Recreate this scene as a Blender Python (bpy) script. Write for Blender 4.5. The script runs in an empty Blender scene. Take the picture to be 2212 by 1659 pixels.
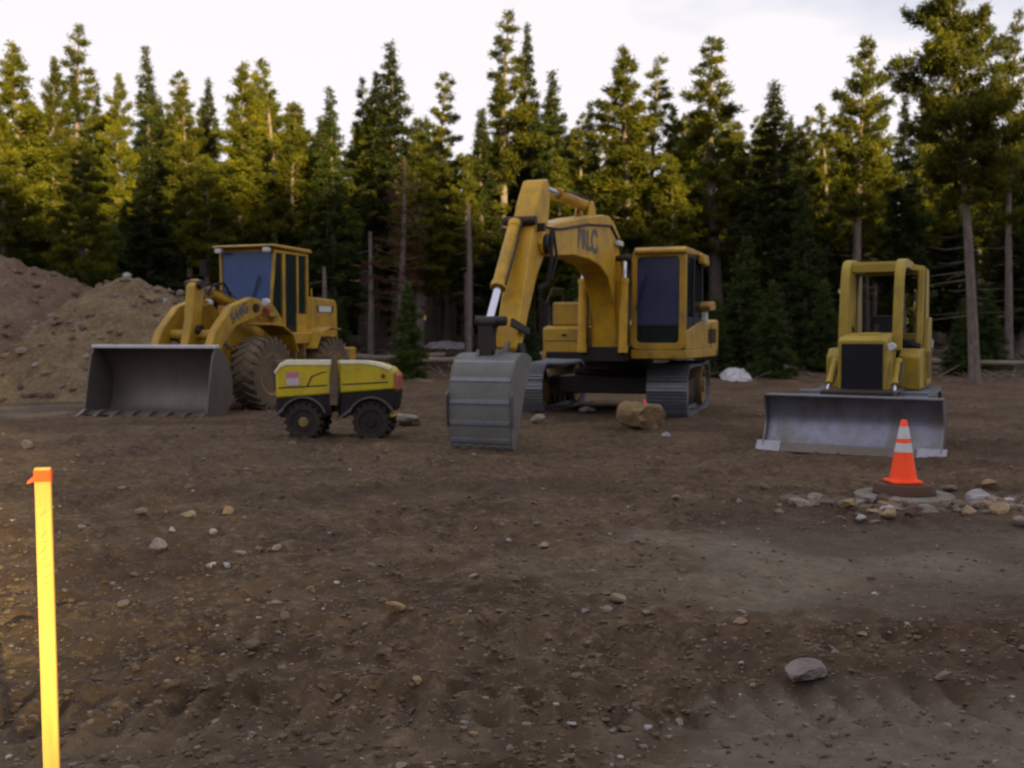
import bpy, math, random
import numpy as np
from mathutils import Vector, Matrix
R = math.radians
PI = math.pi
random.seed(7); rng = np.random.default_rng(7)
sc = bpy.context.scene
col = sc.collection

# ------------------------------------------------------------------ camera, sky, sun, exposure
FPX = 2270.0; TILT = R(2.71); CAMZ = 1.6
cam = bpy.data.objects.new('camera', bpy.data.cameras.new('camera')); col.objects.link(cam)
cam.location = (0, 0, CAMZ); cam.rotation_euler = (R(90) - TILT, 0, 0)
cam.data.sensor_width = 36; cam.data.lens = 36 * FPX / 2212; cam.data.clip_end = 2000; cam.data.clip_start = .05
cam.data.dof.use_dof = True; cam.data.dof.focus_distance = 4.2; cam.data.dof.aperture_fstop = 3.5
sc.camera = cam
SUN_AZ = 29.0; SUN_EL = 10.5          # the sun stands low behind the camera, to the right
sun = bpy.data.objects.new('sun', bpy.data.lights.new('sun', 'SUN')); col.objects.link(sun)
sun.data.energy = 5.0; sun.data.angle = R(.5); sun.data.color = (1.0, .74, .30)
sdir = Vector((math.sin(R(SUN_AZ)) * math.cos(R(SUN_EL)), -math.cos(R(SUN_AZ)) * math.cos(R(SUN_EL)), math.sin(R(SUN_EL))))
sun.rotation_euler = sdir.to_track_quat('Z', 'Y').to_euler(); sun.location = (20, -30, 30)
w = bpy.data.worlds.new('World'); sc.world = w; w.use_nodes = True
nt = w.node_tree; nt.nodes.clear()
out = nt.nodes.new('ShaderNodeOutputWorld'); bg = nt.nodes.new('ShaderNodeBackground')
sky = nt.nodes.new('ShaderNodeTexSky'); sky.sky_type = 'NISHITA'; sky.sun_disc = False
sky.sun_elevation = R(SUN_EL); sky.sun_rotation = R(180 - SUN_AZ); sky.altitude = 2800; sky.air_density = 1.0; sky.dust_density = 1.2; sky.ozone_density = 1.0
tc = nt.nodes.new('ShaderNodeTexCoord'); mp = nt.nodes.new('ShaderNodeMapping'); mp.inputs['Scale'].default_value = (1, 1, 2.6); mp.inputs['Location'].default_value = (.35, .2, .1)
nz = nt.nodes.new('ShaderNodeTexNoise'); nz.inputs['Scale'].default_value = 1.6; nz.inputs['Detail'].default_value = 5; nz.inputs['Roughness'].default_value = .5
rp = nt.nodes.new('ShaderNodeValToRGB'); rp.color_ramp.elements[0].position = .27; rp.color_ramp.elements[1].position = .43; rp.color_ramp.elements[0].color = (.12, .12, .12, 1)
mx = nt.nodes.new('ShaderNodeMix'); mx.data_type = 'RGBA'
mx.inputs['B'].default_value = (5.9, 5.6, 5.75, 1)     # thin bright cloud veil
ml = nt.nodes.new('ShaderNodeMath'); ml.operation = 'MULTIPLY'; ml.inputs[1].default_value = .96
L = nt.links.new
L(tc.outputs['Generated'], mp.inputs['Vector']); L(mp.outputs['Vector'], nz.inputs['Vector']); L(nz.outputs['Fac'], rp.inputs['Fac'])
L(rp.outputs['Color'], ml.inputs[0]); L(ml.outputs[0], mx.inputs['Factor']); L(sky.outputs['Color'], mx.inputs['A'])
L(mx.outputs['Result'], bg.inputs['Color']); bg.inputs['Strength'].default_value = .055
L(bg.outputs['Background'], out.inputs['Surface'])
sc.view_settings.view_transform = 'Standard'; sc.view_settings.look = 'None'; sc.view_settings.gamma = 1
sc.view_settings.exposure = 1.66; sc.view_settings.use_curve_mapping = False
sc.render.engine = 'CYCLES'
sc.cycles.max_bounces = 6; sc.cycles.diffuse_bounces = 3
sc.cycles.filter_width = 1.9

# ------------------------------------------------------------------ helpers
def at(px, py, Y):
    a = (px - 1106) / FPX; b = -(py - 829.5) / FPX
    y = math.cos(TILT) + b * math.sin(TILT); z = -math.sin(TILT) + b * math.cos(TILT); s = Y / y
    return Vector((a * s, Y, CAMZ + z * s))
_rt = {}
def _hash(ix, iy, seed):
    t = _rt.setdefault(seed, np.random.default_rng(seed).random(4096))
    return t[(ix * 127 + iy * 311 + (ix * iy) % 57) & 4095]
def vnoise(x, y, s, seed=1):
    x = np.asarray(x, float) / s + 1000; y = np.asarray(y, float) / s + 1000
    ix = np.floor(x).astype(np.int64); iy = np.floor(y).astype(np.int64); fx = x - ix; fy = y - iy
    fx = fx * fx * (3 - 2 * fx); fy = fy * fy * (3 - 2 * fy)
    a = _hash(ix, iy, seed); b = _hash(ix + 1, iy, seed); c = _hash(ix, iy + 1, seed); d = _hash(ix + 1, iy + 1, seed)
    return (a * (1 - fx) + b * fx) * (1 - fy) + (c * (1 - fx) + d * fx) * fy - .5
def sstep(a, b, x):
    t = np.clip((x - a) / (b - a), 0, 1); return t * t * (3 - 2 * t)
def track_strip(x, y, x0, y0, ang, half, pitch, depth, seed):
    c, s = math.cos(ang), math.sin(ang)
    al = (x - x0) * c + (y - y0) * s; ac = -(x - x0) * s + (y - y0) * c
    m = sstep(half + .05, half - .04, np.abs(ac))
    br = sstep(.05, .25, vnoise(al, ac * .3, 1.2, seed) + .3)
    edge = np.exp(-((np.abs(ac) - half - .03) / .05) ** 2) * .5
    return depth * br * (m * (np.abs(((al / pitch) % 1) - .5) * 2 - .75) + edge)
def height(x, y):
    x = np.asarray(x, float); y = np.asarray(y, float)
    near = sstep(45, 12, np.abs(y))
    h = .10 * vnoise(x, y, 6, 1) + .05 * vnoise(x, y, 2.1, 2)
    h = h + near * (.05 * vnoise(x, y, .7, 3) + .036 * vnoise(x, y, .28, 4) + .030 * vnoise(x, y, .12, 5) + .012 * vnoise(x, y, .05, 6))
    clod = np.clip(vnoise(x, y, .17, 8) - .18, 0, 1) * .13 + np.clip(vnoise(x, y, .09, 9) - .16, 0, 1) * .12
    packed = pack(x, y)
    h = h + near * clod * (1 - .8 * packed)
    h = h * (1 - .35 * packed)
    for (x0, y0, an, hw, pi_, dp, sd) in STRIPS:
        h = h + track_strip(x, y, x0, y0, an, hw, pi_, dp, sd) * near
    h = h + 1.25 * sstep(27, 48, y) + .25 * sstep(40, 60, y) + 7 * sstep(78, 115, y)
    h = h + 13.55 * sstep(-36, -60, y) * (1 + .03 * vnoise(x, y, 9, 12))       # unseen bank added behind the viewer, its crest shaped to block low sun
    h = h - .10 * np.exp(-(((x - 3.98) / 1.3) ** 2 + ((y - 10.5) / .8) ** 2))
    return h
STRIPS = [(0, 4.35, .015, .26, .17, .06, 21), (0, 5.35, -.02, .26, .19, .05, 22), (0, 3.45, .02, .2, .17, .06, 23), (0, 8.3, .05, .3, .2, .035, 24), (2.5, 6.9, -.12, .28, .3, .03, 25), (0, 11.6, -.03, .3, .25, .025, 26), (-3, 15.0, .02, .35, .3, .025, 27)]
def pack(x, y):      # hard grey travelled ground: broad patch on the right, a strip on the left
    n = vnoise(x, y, 1.4, 31) * 1.1 + vnoise(x, y, .5, 32) * .7 + vnoise(x, y * 2, .2, 33) * .5
    a = sstep(.15, .9, 1.25 - np.abs((y - 6.9 + .12 * (x - 2)) / 1.6) + n) * sstep(.0, 1.9, x + n)
    b = sstep(.1, .8, 1.1 - np.abs((y - 3.4 - .3 * (x - 1)) / 1.2) + n) * sstep(.15, 1.0, x + n * .7)
    c = sstep(.1, .8, 1.1 - np.abs((y - 22.8) / 3.0) + n) * sstep(-7.2, -8.6, x)
    d = .55 * sstep(.2, .9, .8 - np.abs((y - 3.9) / .7) + n * 1.4) * sstep(1, -1, x) * .5
    return np.clip(a + b + c + d, 0, 1)
def hz(x, y): return float(height(np.array([x]), np.array([y]))[0])

class N:
    def __init__(s, name):
        s.m = bpy.data.materials.new(name); s.m.use_nodes = True; s.t = s.m.node_tree; s.b = s.t.nodes['Principled BSDF']
    def n(s, typ, **k):
        q = s.t.nodes.new(typ)
        for a, v in k.items():
            if a in q.inputs: q.inputs[a].default_value = v
            else: setattr(q, a, v)
        return q
    def l(s, a, b): s.t.links.new(a, b)
def c4(c): return (c[0], c[1], c[2], 1)
def ramp(g, fac, stops, interp='LINEAR'):
    r = g.n('ShaderNodeValToRGB'); cr = r.color_ramp; cr.interpolation = interp
    while len(cr.elements) < len(stops): cr.elements.new(.5)
    for e, (p, c) in zip(cr.elements, stops): e.position = p; e.color = c4(c)
    g.l(fac, r.inputs['Fac']); return r.outputs['Color']
def noise(g, scale, detail=4, rough=.6, coord='Object', off=(0, 0, 0), stretch=None):
    tcn = g.n('ShaderNodeTexCoord'); n = g.n('ShaderNodeTexNoise'); n.inputs['Scale'].default_value = scale; n.inputs['Detail'].default_value = detail; n.inputs['Roughness'].default_value = rough
    m = g.n('ShaderNodeMapping'); m.inputs['Location'].default_value = off
    if stretch: m.inputs['Scale'].default_value = stretch
    g.l(tcn.outputs[coord], m.inputs['Vector']); g.l(m.outputs['Vector'], n.inputs['Vector']); return n.outputs['Fac']
def mixc(g, fac, a, b):
    m = g.n('ShaderNodeMix'); m.data_type = 'RGBA'
    for s_, v in (('A', a), ('B', b)):
        if isinstance(v, tuple): m.inputs[s_].default_value = c4(v)
        else: g.l(v, m.inputs[s_])
    if isinstance(fac, float): m.inputs['Factor'].default_value = fac
    else: g.l(fac, m.inputs['Factor'])
    return m.outputs['Result']
def bump(g, fac, strength=.3, dist=.01):
    b = g.n('ShaderNodeBump'); b.inputs['Strength'].default_value = strength; b.inputs['Distance'].default_value = dist
    g.l(fac, b.inputs['Height']); g.l(b.outputs['Normal'], g.b.inputs['Normal'])
def worn(name, c, dirt=(.10, .075, .05), amount=.5, rough=.5, metal=0., scale=3., streak=True, bumpy=.15):
    """paint or metal with mottled colour, dried mud and dust"""
    g = N(name)
    n1 = noise(g, scale, 6, .65); n2 = noise(g, scale * 6, 4, .7, off=(3, 1, 2)); n3 = noise(g, scale * 1.3, 5, .7, off=(7, 5, 1), stretch=(1, 1, .25) if streak else None)
    base = mixc(g, n2, tuple(v * .82 for v in c), tuple(min(1, v * 1.12) for v in c))
    f = ramp(g, n1, [(.5 - .12 * amount, (0, 0, 0)), (.78 - .1 * amount, (amount,) * 3)])
    base = mixc(g, f, base, dirt)
    f2 = ramp(g, n3, [(.5, (0, 0, 0)), (.75, (amount * .7,) * 3)])
    base = mixc(g, f2, base, tuple(v * .55 for v in dirt))
    g.l(base, g.b.inputs['Base Color'])
    rr = g.n('ShaderNodeMapRange'); rr.inputs['To Min'].default_value = rough * .75; rr.inputs['To Max'].default_value = min(1, rough * 1.4); g.l(n1, rr.inputs['Value']); g.l(rr.outputs['Result'], g.b.inputs['Roughness'])
    g.b.inputs['Metallic'].default_value = metal
    if bumpy: bump(g, n2, bumpy, .006)
    if max(c) < .06: g.b.inputs['Specular IOR Level'].default_value = .2
    return g.m
M = {}
M['yellow'] = worn('machine_yellow_paint', (.40, .235, .008), (.12, .08, .04), .68, .5)
M['yellow_arm'] = worn('boom_yellow_paint', (.52, .30, .007), (.12, .075, .035), .52, .45)
M['dozer_yellow'] = worn('dozer_yellow_paint', (.32, .225, .010), (.12, .085, .04), .5, .55)
M['lemon'] = worn('lemon_yellow_paint', (.50, .40, .010), (.16, .12, .05), .38, .5)
M['cream'] = worn('pale_edge_highlight', (.75, .74, .58), (.4, .35, .2), .2, .6)  # bright highlight along the roller's hood edges, put into the colour
M['black'] = worn('dark_chassis_paint', (.016, .014, .019), (.045, .034, .028), .35, .6)
M['grille'] = worn('dark_grille', (.009, .009, .014), (.02, .016, .014), .2, .7)
M['dark'] = worn('greasy_dark_steel', (.035, .030, .032), (.07, .05, .035), .5, .5, .3)
M['steel'] = worn('scoured_bare_steel', (.125, .11, .108), (.10, .075, .055), .55, .42, .4)
M['shoe'] = worn('track_steel', (.19, .20, .25), (.10, .085, .075), .45, .42, .45)
M['bucketsteel'] = worn('dusty_bucket_steel', (.135, .14, .14), (.095, .088, .075), .5, .6, .15)
M['blade'] = worn('polished_blade_steel', (.185, .20, .29), (.13, .11, .085), .85, .36, .6)
M['brightsteel'] = worn('bright_cutting_edge', (.27, .28, .38), (.15, .13, .11), .4, .35, .5)
M['rubber'] = worn('dusty_tyre_rubber', (.09, .066, .048), (.16, .115, .075), .9, .9, scale=2.2, bumpy=.5)
M['mudyellow'] = worn('mud_caked_paint', (.26, .17, .06), (.13, .09, .055), .8, .75)
M['rust'] = worn('rusty_brown_iron', (.075, .033, .022), (.055, .036, .026), .5, .75)
M['brownpost'] = worn('brown_dusty_post', (.11, .07, .04), (.15, .11, .07), .5, .7)
M['concrete'] = worn('grey_concrete', (.15, .14, .135), (.09, .07, .05), .75, .9, streak=False, bumpy=.4)
M['orange'] = worn('safety_orange_plastic', (1.0, .065, .003), (.6, .09, .02), .05, .6)
M['white'] = worn('dirty_white', (.50, .52, .58), (.3, .25, .2), .25, .5)
M['redplastic'] = worn('red_plastic', (.22, .02, .015), (.1, .04, .03), .2, .4)
M['palered'] = worn('pale_red_plastic', (.42, .12, .08), (.2, .12, .08), .3, .4)
M['pink'] = worn('faded_pink_print', (.45, .16, .24), (.4, .3, .3), .3, .6)
M['paper'] = worn('pale_sticker', (.50, .42, .52), (.4, .35, .35), .3, .6)
M['ink'] = worn('dark_grey_lettering', (.075, .075, .09), (.2, .16, .08), .2, .5)
M['chrome'] = worn('chromed_rod', (.55, .56, .72), (.3, .3, .35), .1, .18, .85, bumpy=0)
M['flag'] = worn('orange_flagging_tape', (.95, .10, .01), (.8, .1, .02), .1, .5)
def glassmat(name, tint, film, filmc, rough=.06):
    g = N(name); t = g.t
    tr = g.n('ShaderNodeBsdfTransparent'); tr.inputs['Color'].default_value = c4(tint)
    g.b.inputs['Base Color'].default_value = c4(filmc); g.b.inputs['Roughness'].default_value = rough; g.b.inputs['Specular IOR Level'].default_value = .45
    n = noise(g, 2.0, 4, .6); f = g.n('ShaderNodeMapRange'); f.inputs['To Min'].default_value = film * .75; f.inputs['To Max'].default_value = min(1, film * 1.25); g.l(n, f.inputs['Value'])
    ms = g.n('ShaderNodeMixShader'); g.l(f.outputs['Result'], ms.inputs[0]); g.l(tr.outputs[0], ms.inputs[1]); g.l(g.b.outputs[0], ms.inputs[2])
    g.l(ms.outputs[0], t.nodes['Material Output'].inputs['Surface']); return g.m
M['glass_blue'] = glassmat('sky_tinted_windshield', (.15, .2, .35), .85, (.030, .070, .22), .3)  # film coloured blue to stand in for reflected sky
M['glass_cab'] = glassmat('excavator_windshield', (.3, .33, .42), .72, (.045, .055, .13), .22)  # navy film colour imitates the sky mirrored in the pane
M['glass_dark'] = glassmat('dark_side_glass', (.35, .42, .4), .45, (.03, .045, .05), .1)

def foliage(name, a, b, c):
    g = N(name)
    n = noise(g, .9, 3, .6, coord='Object'); oi = g.n('ShaderNodeObjectInfo')
    base = ramp(g, n, [(.3, a), (.55, b), (.75, c)])
    hs = g.n('ShaderNodeHueSaturation'); mr = g.n('ShaderNodeMapRange'); mr.inputs['To Min'].default_value = .75; mr.inputs['To Max'].default_value = 1.3
    g.l(oi.outputs['Random'], mr.inputs['Value']); g.l(mr.outputs['Result'], hs.inputs['Value']); g.l(base, hs.inputs['Color']); g.l(hs.outputs['Color'], g.b.inputs['Base Color'])
    g.b.inputs['Roughness'].default_value = .7; g.b.inputs['Specular IOR Level'].default_value = .25
    tl = g.n('ShaderNodeBsdfTranslucent'); g.l(hs.outputs['Color'], tl.inputs['Color'])
    ms = g.n('ShaderNodeMixShader'); ms.inputs[0].default_value = .38; g.l(g.b.outputs[0], ms.inputs[1]); g.l(tl.outputs[0], ms.inputs[2])
    g.l(ms.outputs[0], g.t.nodes['Material Output'].inputs['Surface']); return g.m
M['pine'] = foliage('pine_needles', (.032, .040, .004), (.088, .094, .005), (.185, .170, .008))
M['spruce'] = foliage('spruce_needles', (.014, .022, .006), (.030, .042, .006), (.095, .105, .008))
M['young'] = foliage('young_needles', (.028, .046, .010), (.046, .07, .012), (.075, .10, .018))
M['deadneedle'] = foliage('dead_needles', (.05, .024, .014), (.07, .034, .018), (.10, .05, .025))
g = N('pine_bark'); nb = noise(g, 4, 6, .7, stretch=(3, 3, .8)); g.l(ramp(g, nb, [(.3, (.06, .05, .048)), (.55, (.15, .12, .11)), (.8, (.30, .21, .16))]), g.b.inputs['Base Color']); g.b.inputs['Roughness'].default_value = .9; bump(g, nb, .8, .03); M['bark'] = g.m

def earth(name, c1, c2, c3, grey, usecol=True):
    g = N(name)
    n1 = noise(g, .9, 8, .62); n2 = noise(g, 9, 8, .7, off=(5, 2, 0)); n3 = noise(g, 45, 5, .75, off=(1, 9, 0)); n4 = noise(g, 3.2, 6, .65, off=(11, 3, 0))
    base = ramp(g, n1, [(.3, c1), (.5, c2), (.72, c3)])
    base = mixc(g, ramp(g, n4, [(.42, (0, 0, 0)), (.7, (.8, .8, .8))]), base, c1)
    base = mixc(g, ramp(g, n2, [(.5, (0, 0, 0)), (.74, (.75, .75, .75))]), base, tuple(v * 1.7 for v in c3))
    if usecol:
        at_ = g.n('ShaderNodeAttribute'); at_.attribute_name = 'cover'; sp = g.n('ShaderNodeSeparateColor'); g.l(at_.outputs['Color'], sp.inputs['Color'])
        gb = ramp(g, n2, [(.3, tuple(v * .7 for v in grey)), (.7, tuple(v * 1.2 for v in grey))])
        base = mixc(g, sp.outputs['Red'], base, gb)
        base = mixc(g, sp.outputs['Green'], base, (.045, .026, .018))
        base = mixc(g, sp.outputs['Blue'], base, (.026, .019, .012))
    # little pale grit
    vo = g.n('ShaderNodeTexVoronoi'); vo.inputs['Scale'].default_value = 34; tcn = g.n('ShaderNodeTexCoord'); g.l(tcn.outputs['Object'], vo.inputs['Vector'])
    sepc = g.n('ShaderNodeSeparateColor'); g.l(vo.outputs['Color'], sepc.inputs['Color'])
    spot = g.n('ShaderNodeMath'); spot.operation = 'LESS_THAN'; g.l(vo.outputs['Distance'], spot.inputs[0]); spot.inputs[1].default_value = .30
    sel = g.n('ShaderNodeMath'); sel.operation = 'GREATER_THAN'; g.l(sepc.outputs['Red'], sel.inputs[0]); sel.inputs[1].default_value = .80
    mm = g.n('ShaderNodeMath'); mm.operation = 'MULTIPLY'; g.l(spot.outputs[0], mm.inputs[0]); g.l(sel.outputs[0], mm.inputs[1])
    m3 = g.n('ShaderNodeMath'); m3.operation = 'MULTIPLY'; g.l(mm.outputs[0], m3.inputs[0]); m3.inputs[1].default_value = .35
    base = mixc(g, m3.outputs[0], base, (.28, .24, .22))
    g.l(base, g.b.inputs['Base Color']); g.b.inputs['Roughness'].default_value = .95; g.b.inputs['Specular IOR Level'].default_value = .2
    add = g.n('ShaderNodeMath'); add.operation = 'ADD'; g.l(n2, add.inputs[0]); g.l(n3, add.inputs[1]); bump(g, add.outputs[0], .9, .03)
    return g.m
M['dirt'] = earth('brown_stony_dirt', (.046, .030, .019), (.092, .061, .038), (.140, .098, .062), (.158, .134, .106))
M['spoil'] = earth('spoil_heap_dirt', (.095, .066, .050), (.132, .095, .070), (.165, .122, .085), (.25, .2, .15), False)
M['spoiltan'] = earth('tan_spoil_dirt', (.10, .070, .045), (.15, .112, .068), (.19, .145, .09), (.25, .2, .15), False)
def stonemat(name, attr):
    g = N(name); n = noise(g, 12, 5, .7)
    if attr:
        a = g.n('ShaderNodeAttribute'); a.attribute_name = 'tint'; fac = a.outputs['Fac']
    else:
        oi = g.n('ShaderNodeObjectInfo'); fac = oi.outputs['Random']
    c = ramp(g, fac, [(0, (.06, .042, .03)), (.4, (.095, .07, .052)), (.65, (.13, .105, .09)), (.8, (.19, .165, .16)), (.84, (.20, .14, .085)), (.93, (.17, .105, .085)), (1, (.36, .34, .36))])
    c = mixc(g, ramp(g, n, [(.4, (0, 0, 0)), (.75, (.7, .7, .7))]), c, (.11, .075, .05))
    g.l(c, g.b.inputs['Base Color']); g.b.inputs['Roughness'].default_value = .85; bump(g, n, .5, .01); return g.m
M['stone'] = stonemat('loose_stone', False); M['gravel'] = stonemat('gravel_stone', True)
g = N('dirt_clod'); n = noise(g, 14, 5, .7); a = g.n('ShaderNodeAttribute'); a.attribute_name = 'tint'; cA = ramp(g, a.outputs['Fac'], [(0, (.055, .036, .023)), (.5, (.095, .066, .042)), (1, (.14, .105, .07))]); g.l(mixc(g, n, cA, (.06, .042, .028)), g.b.inputs['Base Color']); g.b.inputs['Roughness'].default_value = .95; bump(g, n, .6, .01); M['clod'] = g.m
def plainrock(name, c1, c2):
    g = N(name); n = noise(g, 5, 7, .65); g.l(ramp(g, n, [(.3, c1), (.7, c2)]), g.b.inputs['Base Color']); g.b.inputs['Roughness'].default_value = .9; bump(g, n, .6, .03); return g.m
M['tanrock'] = plainrock('tan_boulder', (.12, .075, .035), (.24, .165, .085))
M['paleroc'] = plainrock('pale_rock', (.13, .11, .10), (.26, .225, .205))
M['greyrock'] = plainrock('dull_grey_rock', (.085, .07, .065), (.18, .15, .15))
M['bluerock'] = plainrock('blue_white_rock', (.19, .185, .21), (.34, .33, .36))
M['redrock'] = plainrock('dark_red_rock', (.055, .028, .022), (.12, .06, .045))
M['yelrock'] = plainrock('yellowish_rock', (.15, .10, .055), (.27, .20, .12))
g = N('old_snow'); n = noise(g, 6, 5, .6); g.l(ramp(g, n, [(.3, (.26, .26, .31)), (.7, (.50, .50, .58))]), g.b.inputs['Base Color']); g.b.inputs['Roughness'].default_value = .7; bump(g, n, .5, .05); M['snow'] = g.m
g = N('stake_wood'); n = noise(g, 6, 5, .6, stretch=(6, 6, .6)); g.l(ramp(g, n, [(.3, (.52, .30, .07)), (.7, (.70, .43, .11))]), g.b.inputs['Base Color']); g.b.inputs['Roughness'].default_value = .75; bump(g, n, .2, .004); M['lath'] = g.m
g = N('grey_deadwood'); n = noise(g, 5, 6, .7, stretch=(1, 1, 4)); g.l(ramp(g, n, [(.3, (.10, .08, .065)), (.7, (.27, .22, .18))]), g.b.inputs['Base Color']); g.b.inputs['Roughness'].default_value = .9; bump(g, n, .5, .02); M['log'] = g.m

def npmesh(name, V, F, mat, smooth=False):
    me = bpy.data.meshes.new(name); V = np.asarray(V, np.float32); F = np.asarray(F, np.int32); k = F.shape[1]
    me.vertices.add(len(V)); me.vertices.foreach_set('co', V.ravel()); me.loops.add(F.size); me.loops.foreach_set('vertex_index', F.ravel())
    me.polygons.add(len(F)); me.polygons.foreach_set('loop_start', np.arange(0, F.size, k, dtype=np.int32)); 
    me.polygons.foreach_set('use_smooth', np.full(len(F), smooth)); me.update(); me.validate()
    if mat: me.materials.append(mat)
    return me
def link(name, me, parent=None, loc=None, rot=None):
    o = bpy.data.objects.new(name, me); col.objects.link(o)
    if parent is not None: o.parent = parent
    if loc is not None: o.location = loc
    if rot is not None: o.rotation_euler = rot
    return o
def tag(o, label, cat, group=None, kind=None):
    if label: o['label'] = label
    if cat: o['category'] = cat
    if group: o['group'] = group
    if kind: o['kind'] = kind
    return o
def thing(name, label, cat, loc, rz=0, group=None):
    return tag(link(name, None, None, loc, (0, 0, rz)), label, cat, group)

class MB:
    """mesh builder in machine space: u forward, v to the machine's left (the viewer's right), z up"""
    def __init__(s): s.V = []; s.F = []
    def add(s, vs, fs):
        o = len(s.V); s.V += [tuple(v) for v in vs]; s.F += [tuple(i + o for i in f) for f in fs]; return s
    def box(s, u0, u1, v0, v1, z0, z1):
        return s.prism([(u0, z0), (u1, z0), (u1, z1), (u0, z1)], v0, v1)
    def prism(s, pts, v0, v1, ins=None):
        n = len(pts); a = [(p[0], v0, p[1]) for p in pts]; b = [(p[0], v1, p[1]) for p in pts]
        f = [tuple(range(n)), tuple(range(2 * n - 1, n - 1, -1))] + [(i, i + n, (i + 1) % n + n, (i + 1) % n) for i in range(n)]
        return s.add(a + b, f)
    def prismx(s, pts, u0, u1):      # outline in (v, z), extruded along u
        n = len(pts); a = [(u0, p[0], p[1]) for p in pts]; b = [(u1, p[0], p[1]) for p in pts]
        f = [tuple(range(n)), tuple(range(2 * n - 1, n - 1, -1))] + [(i, i + n, (i + 1) % n + n, (i + 1) % n) for i in range(n)]
        return s.add(a + b, f)
    def prismz(s, pts, z0, z1):      # outline in (u, v)
        n = len(pts); a = [(p[0], p[1], z0) for p in pts]; b = [(p[0], p[1], z1) for p in pts]
        f = [tuple(range(n)), tuple(range(2 * n - 1, n - 1, -1))] + [(i, i + n, (i + 1) % n + n, (i + 1) % n) for i in range(n)]
        return s.add(a + b, f)
    def strip(s, pts, v0, v1, th):   # a bent plate: line in (u,z) given thickness
        n = len(pts); o = []
        for i, p in enumerate(pts):
            a = Vector(pts[max(0, i - 1)]); b = Vector(pts[min(n - 1, i + 1)]); d = (b - a).normalized(); nn = Vector((-d.y, d.x)) * th
            o.append((p[0] + nn.x, p[1] + nn.y))
        vs = []
        for v in (v0, v1): vs += [(p[0], v, p[1]) for p in pts] + [(p[0], v, p[1]) for p in o]
        f = []; a, b = 2 * n, n
        for i in range(n - 1):
            f += [(i, i + 1, a + i + 1, a + i), (b + i + 1, b + i, a + b + i, a + b + i + 1), (i, b + i, b + i + 1, i + 1), (a + i, a + i + 1, a + b + i + 1, a + b + i)]
        f += [(0, a, a + b, b), (n - 1, b + n - 1, a + b + n - 1, a + n - 1)]
        return s.add(vs, f)
    def cyl(s, p, q, r, r2=None, n=16, caps=True):
        p = Vector(p); q = Vector(q); r2 = r if r2 is None else r2; d = (q - p).normalized(); a = d.orthogonal().normalized(); b = d.cross(a)
        vs = [p + (a * math.cos(2 * PI * i / n) + b * math.sin(2 * PI * i / n)) * r for i in range(n)] + [q + (a * math.cos(2 * PI * i / n) + b * math.sin(2 * PI * i / n)) * r2 for i in range(n)]
        f = [(i, (i + 1) % n, (i + 1) % n + n, i + n) for i in range(n)]
        if caps: f += [tuple(range(n - 1, -1, -1)), tuple(range(n, 2 * n))]
        return s.add(vs, f)
    def tube(s, pts, r, n=8):
        pts = [Vector(p) for p in pts]; rings = []; up = None
        for i, p in enumerate(pts):
            d = (pts[min(i + 1, len(pts) - 1)] - pts[max(i - 1, 0)]).normalized()
            if up is None: up = d.orthogonal().normalized()
            up = (up - d * up.dot(d)).normalized(); b = d.cross(up); rr = r[i] if isinstance(r, (list, tuple)) else r
            rings.append([p + (up * math.cos(2 * PI * k / n) + b * math.sin(2 * PI * k / n)) * rr for k in range(n)])
        vs = sum(rings, []); f = []
        for i in range(len(pts) - 1):
            for k in range(n): f.append((i * n + k, i * n + (k + 1) % n, (i + 1) * n + (k + 1) % n, (i + 1) * n + k))
        f += [tuple(range(n - 1, -1, -1)), tuple(range((len(pts) - 1) * n, len(pts) * n))]
        return s.add(vs, f)
    def bar(s, p, q, w, h, side=(0, 1, 0)):
        p = Vector(p); q = Vector(q); d = (q - p).normalized(); a = Vector(side); a = (a - d * a.dot(d)).normalized() * w / 2; b = d.cross(a).normalized() * h / 2
        vs = [p - a - b, p + a - b, p + a + b, p - a + b, q - a - b, q + a - b, q + a + b, q - a + b]
        return s.add(vs, [(3, 2, 1, 0), (4, 5, 6, 7), (0, 1, 5, 4), (1, 2, 6, 5), (2, 3, 7, 6), (3, 0, 4, 7)])
    def lathe(s, prof, c, axis='v', n=32):   # prof: (radius, offset along axis)
        vs = []; 
        for (r, o) in prof:
            for k in range(n):
                a = 2 * PI * k / n
                if axis == 'v': vs.append((c[0] + r * math.cos(a), c[1] + o, c[2] + r * math.sin(a)))
                elif axis == 'z': vs.append((c[0] + r * math.cos(a), c[1] + r * math.sin(a), c[2] + o))
                else: vs.append((c[0] + o, c[1] + r * math.cos(a), c[2] + r * math.sin(a)))
        m = len(prof); f = [(i * n + k, i * n + (k + 1) % n, (i + 1) * n + (k + 1) % n, (i + 1) * n + k) for i in range(m - 1) for k in range(n)]
        f += [tuple(range(n)), tuple(range((m - 1) * n, m * n))]
        return s.add(vs, f)
    def mesh(s, name, mat, smooth=None, world=False):
        import bmesh
        V = s.V if world else [(v[1], -v[0], v[2]) for v in s.V]
        me = bpy.data.meshes.new(name); me.from_pydata([tuple(v) for v in V], [], s.F)
        bm = bmesh.new(); bm.from_mesh(me); bmesh.ops.recalc_face_normals(bm, faces=bm.faces); bm.to_mesh(me); bm.free()
        if smooth:
            me.polygons.foreach_set('use_smooth', np.ones(len(me.polygons), bool)); me.set_sharp_from_angle(angle=R(smooth))
        me.materials.append(M[mat] if isinstance(mat, str) else mat); return me
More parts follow.
